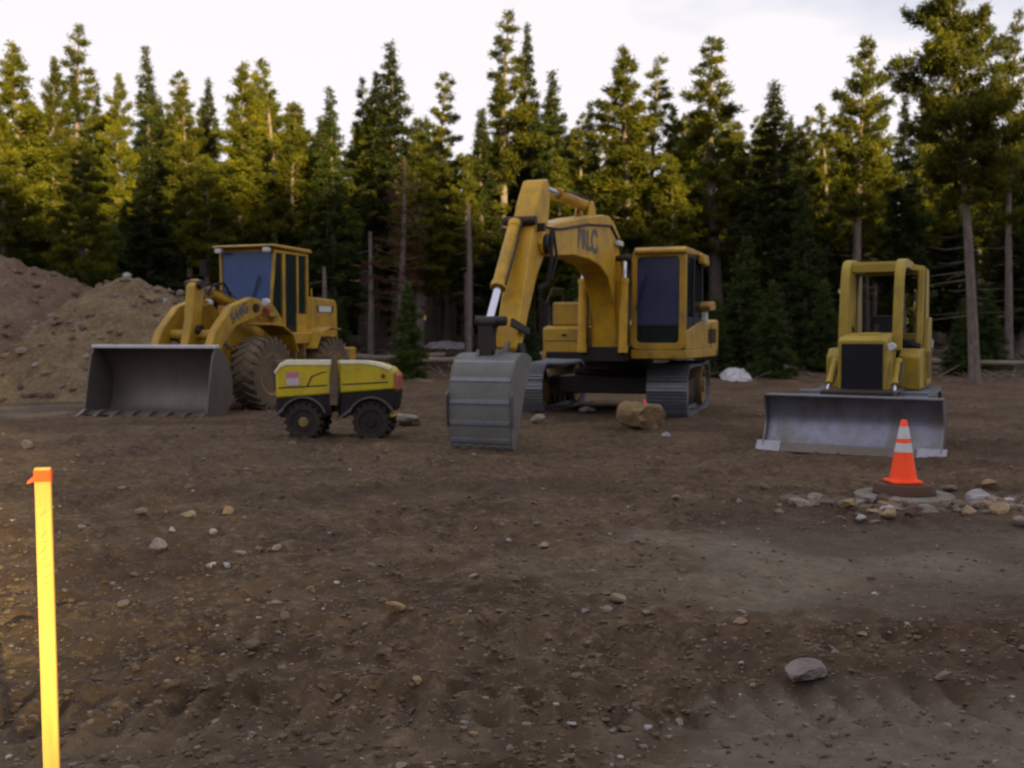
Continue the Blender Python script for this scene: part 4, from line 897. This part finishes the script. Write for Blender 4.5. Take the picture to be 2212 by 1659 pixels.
# cab
cab = MB(); u0, u1 = -2.3, -.98; c_ = .70; zb, zt = 1.45, 3.50; lowf = 2.30
def quadbar(a, b, w_=.075): cab.bar(a, b, w_, w_)
FL = [(u1 + .06, -c_ + .06, lowf), (u1 + .06, c_ - .06, lowf), (u1 - .0, c_, zt), (u1 - .0, -c_, zt)]
for a, b in ((0, 1), (2, 3)): cab.bar(FL[a], FL[b], .06, .06, (0, 0, 1))
for a, b in ((1, 2), (3, 0)): cab.bar(FL[a], FL[b], .06, .06)
for s_ in (-1, 1):
    v_ = s_ * c_
    cab.bar((-1.30, v_, 1.42), (-1.30, v_, zt), .09, .10); cab.bar((u0, v_, 1.8), (u0, v_, zt), .08, .08); cab.bar((-1.9, v_, 1.6), (-1.9, v_, zt), .05, .06)
    cab.bar((u0, v_, zt - .03), (u1, v_, zt - .03), .07, .07)
    cab.prism([(-1.25, 1.42), (u1 + .1, 1.62), (u1 + .1, lowf - .02), (-1.25, lowf - .35)], v_ - .03, v_ + .03)
    cab.prism([(u0, 1.5), (-1.85, 1.5), (-1.85, 2.1), (u0, 2.1)], v_ - .03, v_ + .03)
cab.box(u0, u0 + .06, -c_, c_, 1.5, 2.3); cab.box(u0, u1, -c_ + .03, c_ - .03, 1.42, 1.48); cab.prism([(u1 + .02, 1.45), (u1 + .09, 1.45), (u1 + .09, lowf), (u1 + .02, lowf)], -c_ + .03, c_ - .03)
cb = cab.build('cab', 'yellow', LD, .008)
pane('windshield', [(u1 + .04, -c_ + .08, lowf + .02), (u1 + .04, c_ - .08, lowf + .02), (u1 - .01, c_ - .02, zt - .03), (u1 - .01, -c_ + .02, zt - .03)], 'glass_blue', cb)
for s_ in (-1, 1):
    v_ = s_ * c_
    pane('side_window', [(-1.25, v_, lowf - .33), (u1 + .04, v_, lowf), (u1 - .02, v_, zt - .05), (-1.25, v_, zt - .05)], 'glass_dark', cb)
    pane('door_window', [(-1.87, v_, 1.62), (-1.35, v_, 1.55), (-1.35, v_, zt - .07), (-1.87, v_, zt - .07)], 'glass_dark', cb)
    pane('rear_side_window', [(u0 + .05, v_, 2.12), (-1.94, v_, 2.12), (-1.94, v_, zt - .07), (u0 + .05, v_, zt - .07)], 'glass_dark', cb)
pane('rear_window', [(u0 + .02, -c_ + .05, 2.32), (u0 + .02, c_ - .05, 2.32), (u0 + .02, c_ - .05, zt - .07), (u0 + .02, -c_ + .05, zt - .07)], 'glass_dark', cb)
MB().prism([(u0 - .12, zt + .01), (u1 + .18, zt + .05), (u1 + .24, zt + .08), (u1 + .15, zt + .115), (u0 - .05, zt + .10), (u0 - .12, zt + .07)], -c_ - .1, c_ + .1).build('roof', 'yellow', cb, .025)
for s_ in (-1, 1):
    MB().box(u1 + .12, u1 + .24, s_ * .62 - .08, s_ * .62 + .08, zt - .06, zt + .04).build('roof_lamp', 'white', cb, .02)
seat(cb, -1.75, 0, 1.9)
MB().cyl((-1.25, 0, 1.9), (-1.35, 0, 2.38), .03, n=8).lathe([(.19, 0), (.21, .02), (.19, .04), (.17, .02)], (-1.36, 0, 2.38), 'z', 20).build('steering_wheel', 'black', cb, 0)
MB().tube([(u1 + .08, .15, lowf + .05), (u1 + .07, .35, lowf + .65)], .014, 6).build('wiper', 'black', cb, 0)
MB().tube([(u1 + .05, -.72, 3.1), (u1 + .25, -1.0, 3.15), (u1 + .25, -1.0, 3.3)], .012, 6).box(u1 + .2, u1 + .24, -1.1, -.92, 2.95, 3.3).build('mirror', 'black', cb, .01)
# headlights on brackets, red reflector
hl = MB().cyl((-.62, .74, 2.33), (-.50, .74, 2.33), .085, n=18).build('headlight', 'white', LD, .01)
hl2 = MB().cyl((-.62, -.74, 2.33), (-.50, -.74, 2.33), .085, n=18).build('headlight', 'white', LD, .01)
MB().box(-.62, -.52, .67, .80, 2.10, 2.22).build('turn_signal', 'redplastic', LD, .015)
MB().box(-.98, -.62, .55, .80, 2.02, 2.10).build('lamp_bracket', 'yellow', LD, .01)
# front fender over the wheel, rear body
for s_ in (-1, 1):
    va, vb = (.68, 1.30) if s_ > 0 else (-1.30, -.68)
    MB().strip([(-.95, 1.25), (-.75, 1.62), (-.35, 1.80), (.1, 1.83)], va, vb, .04).build('fender', 'yellow', LD, .008)
MB().prism([(-1.0, 1.42), (-2.35, 1.42), (-2.35, 1.68), (-1.3, 1.68), (-1.0, 1.60)], .55, 1.05).prism([(-1.0, 1.42), (-2.35, 1.42), (-2.35, 1.68), (-1.3, 1.68), (-1.0, 1.60)], -1.05, -.55).build('platform', 'yellow', LD, .02)
MB().box(-1.65, -1.3, .75, 1.06, .55, .60).box(-1.65, -1.3, .75, 1.06, .95, 1.0).prism([(-1.68, .5), (-1.64, .5), (-1.64, 1.45), (-1.68, 1.45)], .75, 1.05).prism([(-1.3, .5), (-1.26, .5), (-1.26, 1.45), (-1.3, 1.45)], .75, 1.05).build('steps', 'mudyellow', LD, .006)
ho = MB().prism([(-2.36, 1.3), (-2.36, 2.52), (-3.7, 2.48), (-3.82, 2.38), (-3.85, 1.3)], -.66, .66).build('engine_cover', 'yellow', LD, .04)
MB().box(-3.6, -2.85, .662, .672, 2.16, 2.32).build('grille', 'black', ho, .004)
MB().box(-3.5, -2.9, .673, .680, 2.17, 2.31).build('model_plate', 'white', ho, .004)
MB().prism([(-3.95, .8), (-3.4, .8), (-3.4, 1.32), (-3.98, 1.32)], -1.1, 1.1).build('counterweight', 'yellow', LD, .04)
for s_ in (-1, 1):
    va, vb = (.66, 1.28) if s_ > 0 else (-1.28, -.66)
    MB().strip([(-1.78, 1.3), (-2.05, 1.68), (-2.45, 1.78), (-2.9, 1.74)], va, vb, -.03).build('rear_fender', 'yellow', LD, .008)
MB().cyl((-3.0, .25, 2.5), (-3.0, .25, 2.95), .05, n=12).build('exhaust_pipe', 'dark', LD, 0)
MB().tube([(-2.36, .80, 1.7), (-2.36, .80, 2.7)], .018, 6).build('grab_rail', 'yellow', LD, 0)

# ------------------------------------------------------------------ trench roller (seen side on: long axis along x)
RL = thing('trench_roller', 'lemon yellow and black trench roller parked in front of the loader', 'roller', (-2.665, 16.33, -.035), R(-2))
def Wm(): return MB()
def side(m_, pts, y0, y1):   # outline in (x,z), extruded along y (toward the viewer is -y)
    n_ = len(pts); a = [(p[0], y0, p[1]) for p in pts]; b = [(p[0], y1, p[1]) for p in pts]
    m_.add(a + b, [tuple(range(n_)), tuple(range(2 * n_ - 1, n_ - 1, -1))] + [(i, i + n_, (i + 1) % n_ + n_, (i + 1) % n_) for i in range(n_)]); return m_
hoodl = side(Wm(), [(-.93, .66), (-.93, 1.07), (-.84, 1.19), (-.76, 1.22), (-.07, 1.22), (-.07, .72)], -.36, .36).build('left_hood', 'lemon', RL, .03, world=True)
hoodr = side(Wm(), [(.05, .735), (.05, 1.22), (.42, 1.22), (.62, 1.19), (.82, 1.12), (.87, 1.06), (.89, .80)], -.36, .36).build('right_hood', 'lemon', RL, .03, world=True)
side(Wm(), [(-.88, 1.16), (-.86, 1.19), (-.76, 1.245), (-.07, 1.245), (-.07, 1.165), (-.76, 1.165), (-.83, 1.13)], -.372, -.25).build('rim_highlight', 'cream', hoodl, .006, world=True)  # painted highlight along the top edge of the hood
side(Wm(), [(.05, 1.185), (.05, 1.24), (.42, 1.24), (.64, 1.21), (.85, 1.135), (.83, 1.085), (.62, 1.155), (.42, 1.185)], -.372, -.25).build('rim_highlight', 'cream', hoodr, .006, world=True)
side(Wm(), [(-.94, 1.03), (-.94, 1.08), (-.84, 1.20), (-.79, 1.20)], -.378, -.361).build('corner_strip', 'cream', hoodl, .003, world=True)
for a, b, pr in ((-.88, -.14, hoodl), (.10, .80, hoodr)):
    side(Wm(), [(a, .805 + (a + .9) * .055), (b, .805 + (b + .9) * .055), (b, .825 + (b + .9) * .055), (a, .825 + (a + .9) * .055)], -.3625, -.359).build('seam', 'black', pr, 0, world=True)
side(Wm(), [(-.45, .84), (-.38, 1.0), (-.22, 1.06), (-.14, 1.07), (-.14, 1.055), (-.21, 1.045), (-.36, .985), (-.43, .84)], -.3635, -.359).build('latch_line', 'black', hoodl, 0, world=True)
st = side(Wm(), [(-.76, .86), (-.57, .86), (-.57, 1.06), (-.76, 1.06)], -.366, -.358).build('sticker', 'paper', hoodl, 0, world=True)
side(Wm(), [(-.76, .97), (-.57, .98), (-.57, 1.062), (-.76, 1.062)], -.369, -.3665).build('sticker_band', 'pink', st, 0, world=True)
MB().cyl((.72, -.37, 1.0), (.72, -.355, 1.0), .035, n=12).build('red_cap', 'redplastic', hoodr, 0, world=True)
side(Wm(), [(.875, .80), (.93, .78), (.93, 1.0), (.88, 1.06)], -.30, .30).build('end_lamp_cluster', 'palered', hoodr, .01, world=True)
side(Wm(), [(-.97, .78), (-.93, .78), (-.93, 1.22), (-.96, 1.24), (-.99, 1.2)], -.30, .30).build('guard_bar', 'rust', hoodl, .01, world=True)
side(Wm(), [(-.93, .66), (-.07, .72), (-.07, .40), (-.2, .36), (-.86, .36), (-.94, .44)], -.34, .34).build('left_chassis', 'black', RL, .02, world=True)
side(Wm(), [(.05, .735), (.89, .80), (.93, .76), (.88, .48), (.80, .40), (.05, .40)], -.34, .34).build('right_chassis', 'black', RL, .02, world=True)
side(Wm(), [(-.12, .34), (.10, .34), (.10, .66), (-.12, .66)], -.2, .2).build('articulation_joint', 'dark', RL, .02, world=True)
side(Wm(), [(-.09, .55), (.03, .55), (.04, .95), (.02, 1.28), (-.02, 1.33), (-.06, 1.28), (-.10, .95)], -.40, -.33).build('lock_post', 'brownpost', RL, .015, world=True)
side(Wm(), [(-.09, .70), (.03, .70), (.035, .86), (-.085, .86)], -.412, -.40).build('post_plate', 'steel', RL, .006, world=True)
for cx, mt in ((-.50, 'mudyellow'), (.54, 'black')):
    for sg in (-1, 1):
        dn = link('drum', None, RL, (cx, sg * .27, .295)); dn.scale = (.94, 1, .94); m_ = MB(); h_ = .13
        m_.lathe([(.16, -h_ + .03), (.19, -h_ + .03), (.20, -h_), (.275, -h_), (.275, h_), (.20, h_), (.19, h_ - .03), (.16, h_ - .03)], (0, 0, 0), 'v', 36)
        for k in range(16):
            for j, yy in enumerate((-.08, .04)):
                a = 2 * PI * (k + .5 * j) / 16; c0, s0 = math.cos(a), math.sin(a); m_.bar((.27 * c0, yy, .27 * s0), (.315 * c0, yy, .315 * s0), .075, .06, (0, 1, 0))
        m_.build('drum_shell', 'dark', dn, .003, world=True)
        MB().lathe([(.02, -.05), (.07, -.05), (.08, -.02), (.17, -.01), (.18, .02), (.02, .02)], (0, sg * h_ * .7 if sg > 0 else -h_ * .62, 0), 'v', 24).build('hub', mt, dn, .003, world=True)
        hb = MB()
        for k in range(6): a = k * PI / 3; hb.cyl((.12 * math.cos(a), sg * (h_ - .01), .12 * math.sin(a)), (.12 * math.cos(a), sg * (h_ - .06), .12 * math.sin(a)), .018, n=6)
        hb.build('hub_bolts', 'dark', dn, 0, world=True)
    for yv in (-.41,):
        pts = [(cx + .37 * math.cos(R(a)), .32 + .37 * math.sin(R(a))) for a in range(20, 161, 14)]
        m_ = MB()
        for i in range(len(pts) - 1):
            q0, q1 = pts[i], pts[i + 1]; n0 = ((q0[0] - cx) * .93 + cx, (q0[1] - .32) * .93 + .32); n1 = ((q1[0] - cx) * .93 + cx, (q1[1] - .32) * .93 + .32); side(m_, [q0, q1, n1, n0], yv, -.12)
        m_.build('wheel_arch', 'steel', RL, .004, world=True)
        m2 = MB(); m2.bar((cx - .52, yv + .02, .33), (cx - .30, yv + .02, .50), .03, .04); m2.build('scraper_bar', 'steel', RL, .004, world=True)
MB().cyl((-.02, -.36, .40), (-.02, -.30, .40), .055, n=14).build('pivot_cap', 'brownpost', RL, .004, world=True)
side(Wm(), [(.78, .36), (.90, .38), (.90, .44), (.80, .44)], -.33, -.2).build('tie_down_hook', 'lemon', RL, .01, world=True)
MB().tube([(-.3, -.1, 1.22), (-.3, -.1, 1.28), (-.18, -.1, 1.28), (-.18, -.1, 1.22)], .014, 6).build('lift_eye', 'dark', RL, 0, world=True)

# ------------------------------------------------------------------ bulldozer
DZ = thing('bulldozer', 'small yellow bulldozer with open cab frame and wide steel blade, right of the excavator', 'bulldozer', (4.58, 14.2, -.035), R(-27))
blp = curve([(.10, .04), (-.02, .16), (-.10, .32), (-.12, .49), (-.07, .66), (.02, .775)])
bl = MB().strip(blp, -1.17, 1.17, .03)
for k in range(3): v_ = -1.0 + k; bl.prism([(-.13, .2), (-.22, .3), (-.22, .6), (-.12, .62)], v_ - .03, v_ + .03)
bld = bl.build('blade', 'blade', DZ, .004); bld.rotation_euler = (0, 0, R(-5))
for vv in (-1.19, 1.17): MB().prism([(.13, .04), (-.02, .10), (-.16, .34), (-.18, .52), (-.10, .70), (.04, .79), (.02, .66), (-.04, .48), (-.02, .36), (.05, .2)], vv, vv + .022).build('side_plate', 'blade', bld, .003)
MB().prism([(-.16, .775), (.05, .775), (.05, .80), (-.16, .80)], -1.17, 1.17).build('top_lip', 'shoe', bld, .004)
MB().prism([(.13, .0), (.155, .015), (.06, .13), (.035, .11)], -.92, .88).build('cutting_edge', 'steel', bld, .003)
for a, b in ((-1.27, -.925), (.885, 1.25)): MB().prism([(.13, -.02), (.17, .0), (.06, .15), (.03, .12)], a, b).build('end_bit', 'brightsteel', bld, .004)
for s_ in (-1, 1): cr_ = crawler(DZ, s_ * .68, -2.0, 2.5, .37, .42, .16, .40, ('shoe', 'dark', 'dozer_yellow'), 1)
MB().box(-3.0, -.5, -.50, .50, .35, .85).build('belly', 'dark', DZ, .03)
# C-frame, lift cylinders
MB().bar((-.42, -.5, .36), (-2.0, -.44, .45), .10, .16).bar((-.42, .5, .36), (-2.0, .44, .45), .10, .16).box(-.62, -.36, -.5, .5, .28, .46).build('push_frame', 'dozer_yellow', DZ, .02)
for s_ in (-1, 1): cylinder_ram(DZ, (-1.35, s_ * .44, 1.22), (-.60, s_ * .46, .66), .05, .55, 'dozer_yellow')
hd = MB().prism([(-.95, .62), (-.95, 1.54), (-1.05, 1.60), (-2.0, 1.66), (-2.0, .7)], -.335, .335).build('hood', 'dozer_yellow', DZ, .03)
gp_ = MB().box(-.965, -.93, -.285, .285, .66, 1.50).build('radiator_grille', 'grille', hd, .006)
for k in range(12): v_ = -.26 + k * .0473; MB().box(-.985, -.966, v_ - .008, v_ + .008, .68, 1.48).build('grille_bar', 'grille', gp_, 0)
MB().box(-.99, -.95, -.335, -.29, .62, 1.54).box(-.99, -.95, .29, .335, .62, 1.54).box(-.99, -.95, -.29, .29, 1.50, 1.55).build('grille_frame', 'dozer_yellow', hd, .01)
MB().cyl((-.93, .40, 1.46), (-1.06, .40, 1.46), .055, n=14).box(-1.06, -1.0, .33, .41, 1.43, 1.49).build('headlight', 'white', DZ, .008)
MB().cyl((-1.45, .12, 1.56), (-1.45, .12, 1.78), .035, n=10).build('exhaust_pipe', 'dark', DZ, 0)
MB().box(-1.75, -1.3, -.1, .2, 1.56, 1.66).build('air_cleaner', 'dozer_yellow', DZ, .03)
# side hydraulic tank / fenders
MB().prism([(-1.95, .80), (-1.95, 1.30), (-2.15, 1.42), (-3.15, 1.42), (-3.15, .80)], .37, .68).build('left_fender', 'dozer_yellow', DZ, .025)
MB().prism([(-1.95, .80), (-1.95, 1.30), (-2.15, 1.42), (-3.15, 1.42), (-3.15, .80)], -.68, -.37).build('right_fender', 'dozer_yellow', DZ, .025)
MB().box(-3.1, -1.95, -.4, .4, .8, 1.0).build('floor_plate', 'dark', DZ, .01)
rp_ = MB()
zt = 2.72
for s_ in (-1, 1):
    pp = curve([(-1.68, 1.42), (-1.74, 2.0), (-1.82, 2.42), (-1.90, 2.60), (-2.03, 2.69), (-2.25, 2.715), (-2.95, 2.70)], 3)
    rp_.strip([(p[0] - .06, p[1] - (.07 if p[0] < -1.95 else .03)) for p in pp], s_ * .385 - .065, s_ * .385 + .065, -.135)
    pv = .60 if s_ > 0 else -.42; rp_.prism([(-2.72, .9), (-3.26, .9), (-3.24, 1.42), (-3.14, 2.64), (-2.84, 2.66), (-2.74, 1.42)], pv - .07, pv + .07)
    rp_.prism([(-2.48, 1.42), (-2.70, 1.42), (-2.82, 2.66), (-2.72, 2.66)], pv - .04, pv + .04)
    rp_.bar((-2.85, s_ * .38, 2.68), (-3.0, pv, 2.64), .12, .1)
rp_.box(-2.02, -1.92, -.36, .36, 2.57, 2.70)
rp_.box(-3.15, -1.98, -.34, .34, 2.68, 2.73).box(-3.15, -2.9, -.42, .58, 2.58, 2.68).box(-3.22, -3.16, -.36, .54, .95, 1.65)
rps = rp_.build('canopy_frame', 'dozer_yellow', DZ, .01)
MB().box(-2.1, -2.0, -.27, -.14, 2.56, 2.66).build('canopy_lamp', 'white', rps, .01)
sdp = MB().prism([(-2.55, .85), (-3.2, .85), (-3.2, 1.42), (-3.18, 1.9), (-2.9, 1.9), (-2.6, 1.42)], .64, .72).build('side_panel', 'dozer_yellow', DZ, .02)
for k in range(7): v_ = -3.12 + k * .085; MB().box(v_, v_ + .03, .722, .732, .95, 1.38).build('louvre', 'mudyellow', sdp, .003)
MB().box(-3.19, -3.08, .722, .745, 1.42, 1.55).build('reflector', 'white', sdp, .005)
seat(DZ, -2.72, .05, 1.25, .95)
MB().box(-2.3, -2.05, -.35, .35, 1.3, 1.62).cyl((-2.4, .33, 1.4), (-2.3, .35, 1.75), .02, n=8).cyl((-2.4, -.33, 1.4), (-2.3, -.35, 1.75), .02, n=8).build('dashboard', 'black', DZ, .02)
MB().cyl((-2.5, .42, 1.42), (-2.5, .42, 1.56), .12, n=14).cyl((-2.3, .55, 1.42), (-2.32, .55, 1.5), .1, n=14).build('hand_controls', 'black', DZ, .02)
MB().cyl((-2.36, .38, 1.62), (-2.36, .38, 1.66), .03, n=10).build('red_knob', 'redplastic', DZ, 0)

# ------------------------------------------------------------------ manhole, cone
pm = at(1958, 1045, 10.5); zb = hz(pm.x, 10.5) * 0 - .02
MHX, MHY = 3.94, 10.5
zg = -.02
MH = thing('manhole', 'round rusty iron manhole ring set in a pale concrete collar', 'manhole', (MHX, MHY, zg))
MB().lathe([(.30, -.25), (.30, .02), (.32, .03), (.46, .022), (.48, .01), (.50, -.25)], (0, 0, 0), 'z', 48).build('concrete_collar', 'concrete', MH, .004, world=True)
MB().lathe([(.30, .03), (.295, .12), (.285, .135), (.25, .135), (.245, .12), (.242, .03)], (0, 0, 0), 'z', 48).build('iron_ring', 'rust', MH, .003, world=True)
lid = MB().lathe([(.01, .05), (.24, .05), (.24, .125), (.01, .125)], (0, 0, 0), 'z', 48)
for k in range(5): lid.box(-.18, .18, -.16 + k * .08 - .012, -.16 + k * .08 + .012, .125, .131)
lid.build('cover', 'rust', MH, .002, world=True)
CN = thing('traffic_cone', 'orange traffic cone with two white collars standing on the manhole', 'traffic cone', (MHX - .02, MHY - .02, zg + .135), R(3))
cb_ = MB().prismz([(-.15, -.135), (-.135, -.15), (.135, -.15), (.15, -.135), (.15, .135), (.135, .15), (-.135, .15), (-.15, .135)], 0, .03).build('cone_base', 'orange', CN, .008, world=True)
HC = .63; rc = lambda z: .135 + (.028 - .135) * (z - .03) / (HC - .03)
bd = MB().lathe([(.14, .03), (.133, .045), (rc(.06), .06), (rc(.3), .3), (rc(HC - .01), HC - .01), (rc(HC) - .006, HC)], (0, 0, 0), 'z', 32).build('cone_body', 'orange', CN, 0, world=True)
for z0, z1 in ((.31, .40), (.445, .565)):
    MB().lathe([(rc(z0), z0), (rc(z0) + .004, z0), (rc(z1) + .004, z1), (rc(z1), z1)], (0, 0, 0), 'z', 32).build('white_collar', 'white', CN, 0, world=True)

# ------------------------------------------------------------------ survey stake
pt = at(92, 1010, 2.7); pb2 = at(111, 1640, 2.72)
dv = (pb2 - pt); foot = pt + dv * ((pt.z + .12) / (pt.z - pb2.z)); 
SK = thing('survey_stake', 'sunlit wooden survey stake with orange tape at its top, in the left foreground', 'stake', foot)
topv = pt - foot
a_ = Vector((1, 0, 0)); 
m_ = MB(); wv = Vector((.0185, .004, 0)); tv = Vector((-.002, .0095, 0))
P0 = Vector((0, 0, 0)); P1 = topv
rings = []
for t in (0, .15, .5, .85, 1):
    c = P0.lerp(P1, t); s = .15 if t == 0 else 1; rings += [c - wv * s - tv, c + wv * s - tv, c + wv * s + tv, c - wv * s + tv]
f = [(0, 3, 2, 1), (16, 17, 18, 19)]
for i in range(4):
    for k in range(4): f.append((i * 4 + k, i * 4 + (k + 1) % 4, (i + 1) * 4 + (k + 1) % 4, (i + 1) * 4 + k))
m_.add(rings, f).build('lath', 'lath', SK, .001, world=True)
dn = (P0 - P1).normalized(); m_ = MB(); c0 = P1 + dn * .006; c1 = P1 + dn * .036
wv2 = wv * 1.06; tv2 = tv * 1.2
m_.add([c0 - wv2 - tv2, c0 + wv2 - tv2, c0 + wv2 + tv2, c0 - wv2 + tv2, c1 - wv2 - tv2, c1 + wv2 - tv2, c1 + wv2 + tv2, c1 - wv2 + tv2], [(0, 1, 5, 4), (1, 2, 6, 5), (2, 3, 7, 6), (3, 0, 4, 7), (0, 3, 2, 1), (4, 5, 6, 7)])
m_.build('flagging_tape', 'flag', SK, 0, world=True)
e0 = c0.lerp(c1, .75) - wv2; MB().add([e0 + Vector((0, -.004, .008)), e0 + Vector((0, -.004, -.006)), e0 + Vector((-.016, -.010, -.013)), e0 + Vector((-.014, -.010, -.006)), e0 + Vector((0, -.001, .008)), e0 + Vector((0, -.001, -.006)), e0 + Vector((-.016, -.007, -.013)), e0 + Vector((-.014, -.007, -.006))], [(0, 1, 2, 3), (7, 6, 5, 4), (0, 4, 5, 1), (1, 5, 6, 2), (2, 6, 7, 3), (3, 7, 4, 0)]).build('tape_end', 'flag', SK, 0, world=True)
# faint pen strokes down the face, too smudged to read
g = N('faded_pen'); g.b.inputs['Base Color'].default_value = (.42, .27, .10, 1); g.b.inputs['Roughness'].default_value = .8; M['pen'] = g.m
m_ = MB(); r = random.Random(3)
for k, t in enumerate((.085, .125, .14, .155, .172, .186, .205, .217)):
    c = P1.lerp(P0, t) - tv * 1.04 + wv * r.uniform(-.1, .4); a = Vector((.007, .0015, r.uniform(.001, .012))); m_.bar(c - a, c + a, .0035, .0008, (0, 0, 1)); 
m_.build('pen_marks', 'pen', SK, 0, None, world=True)
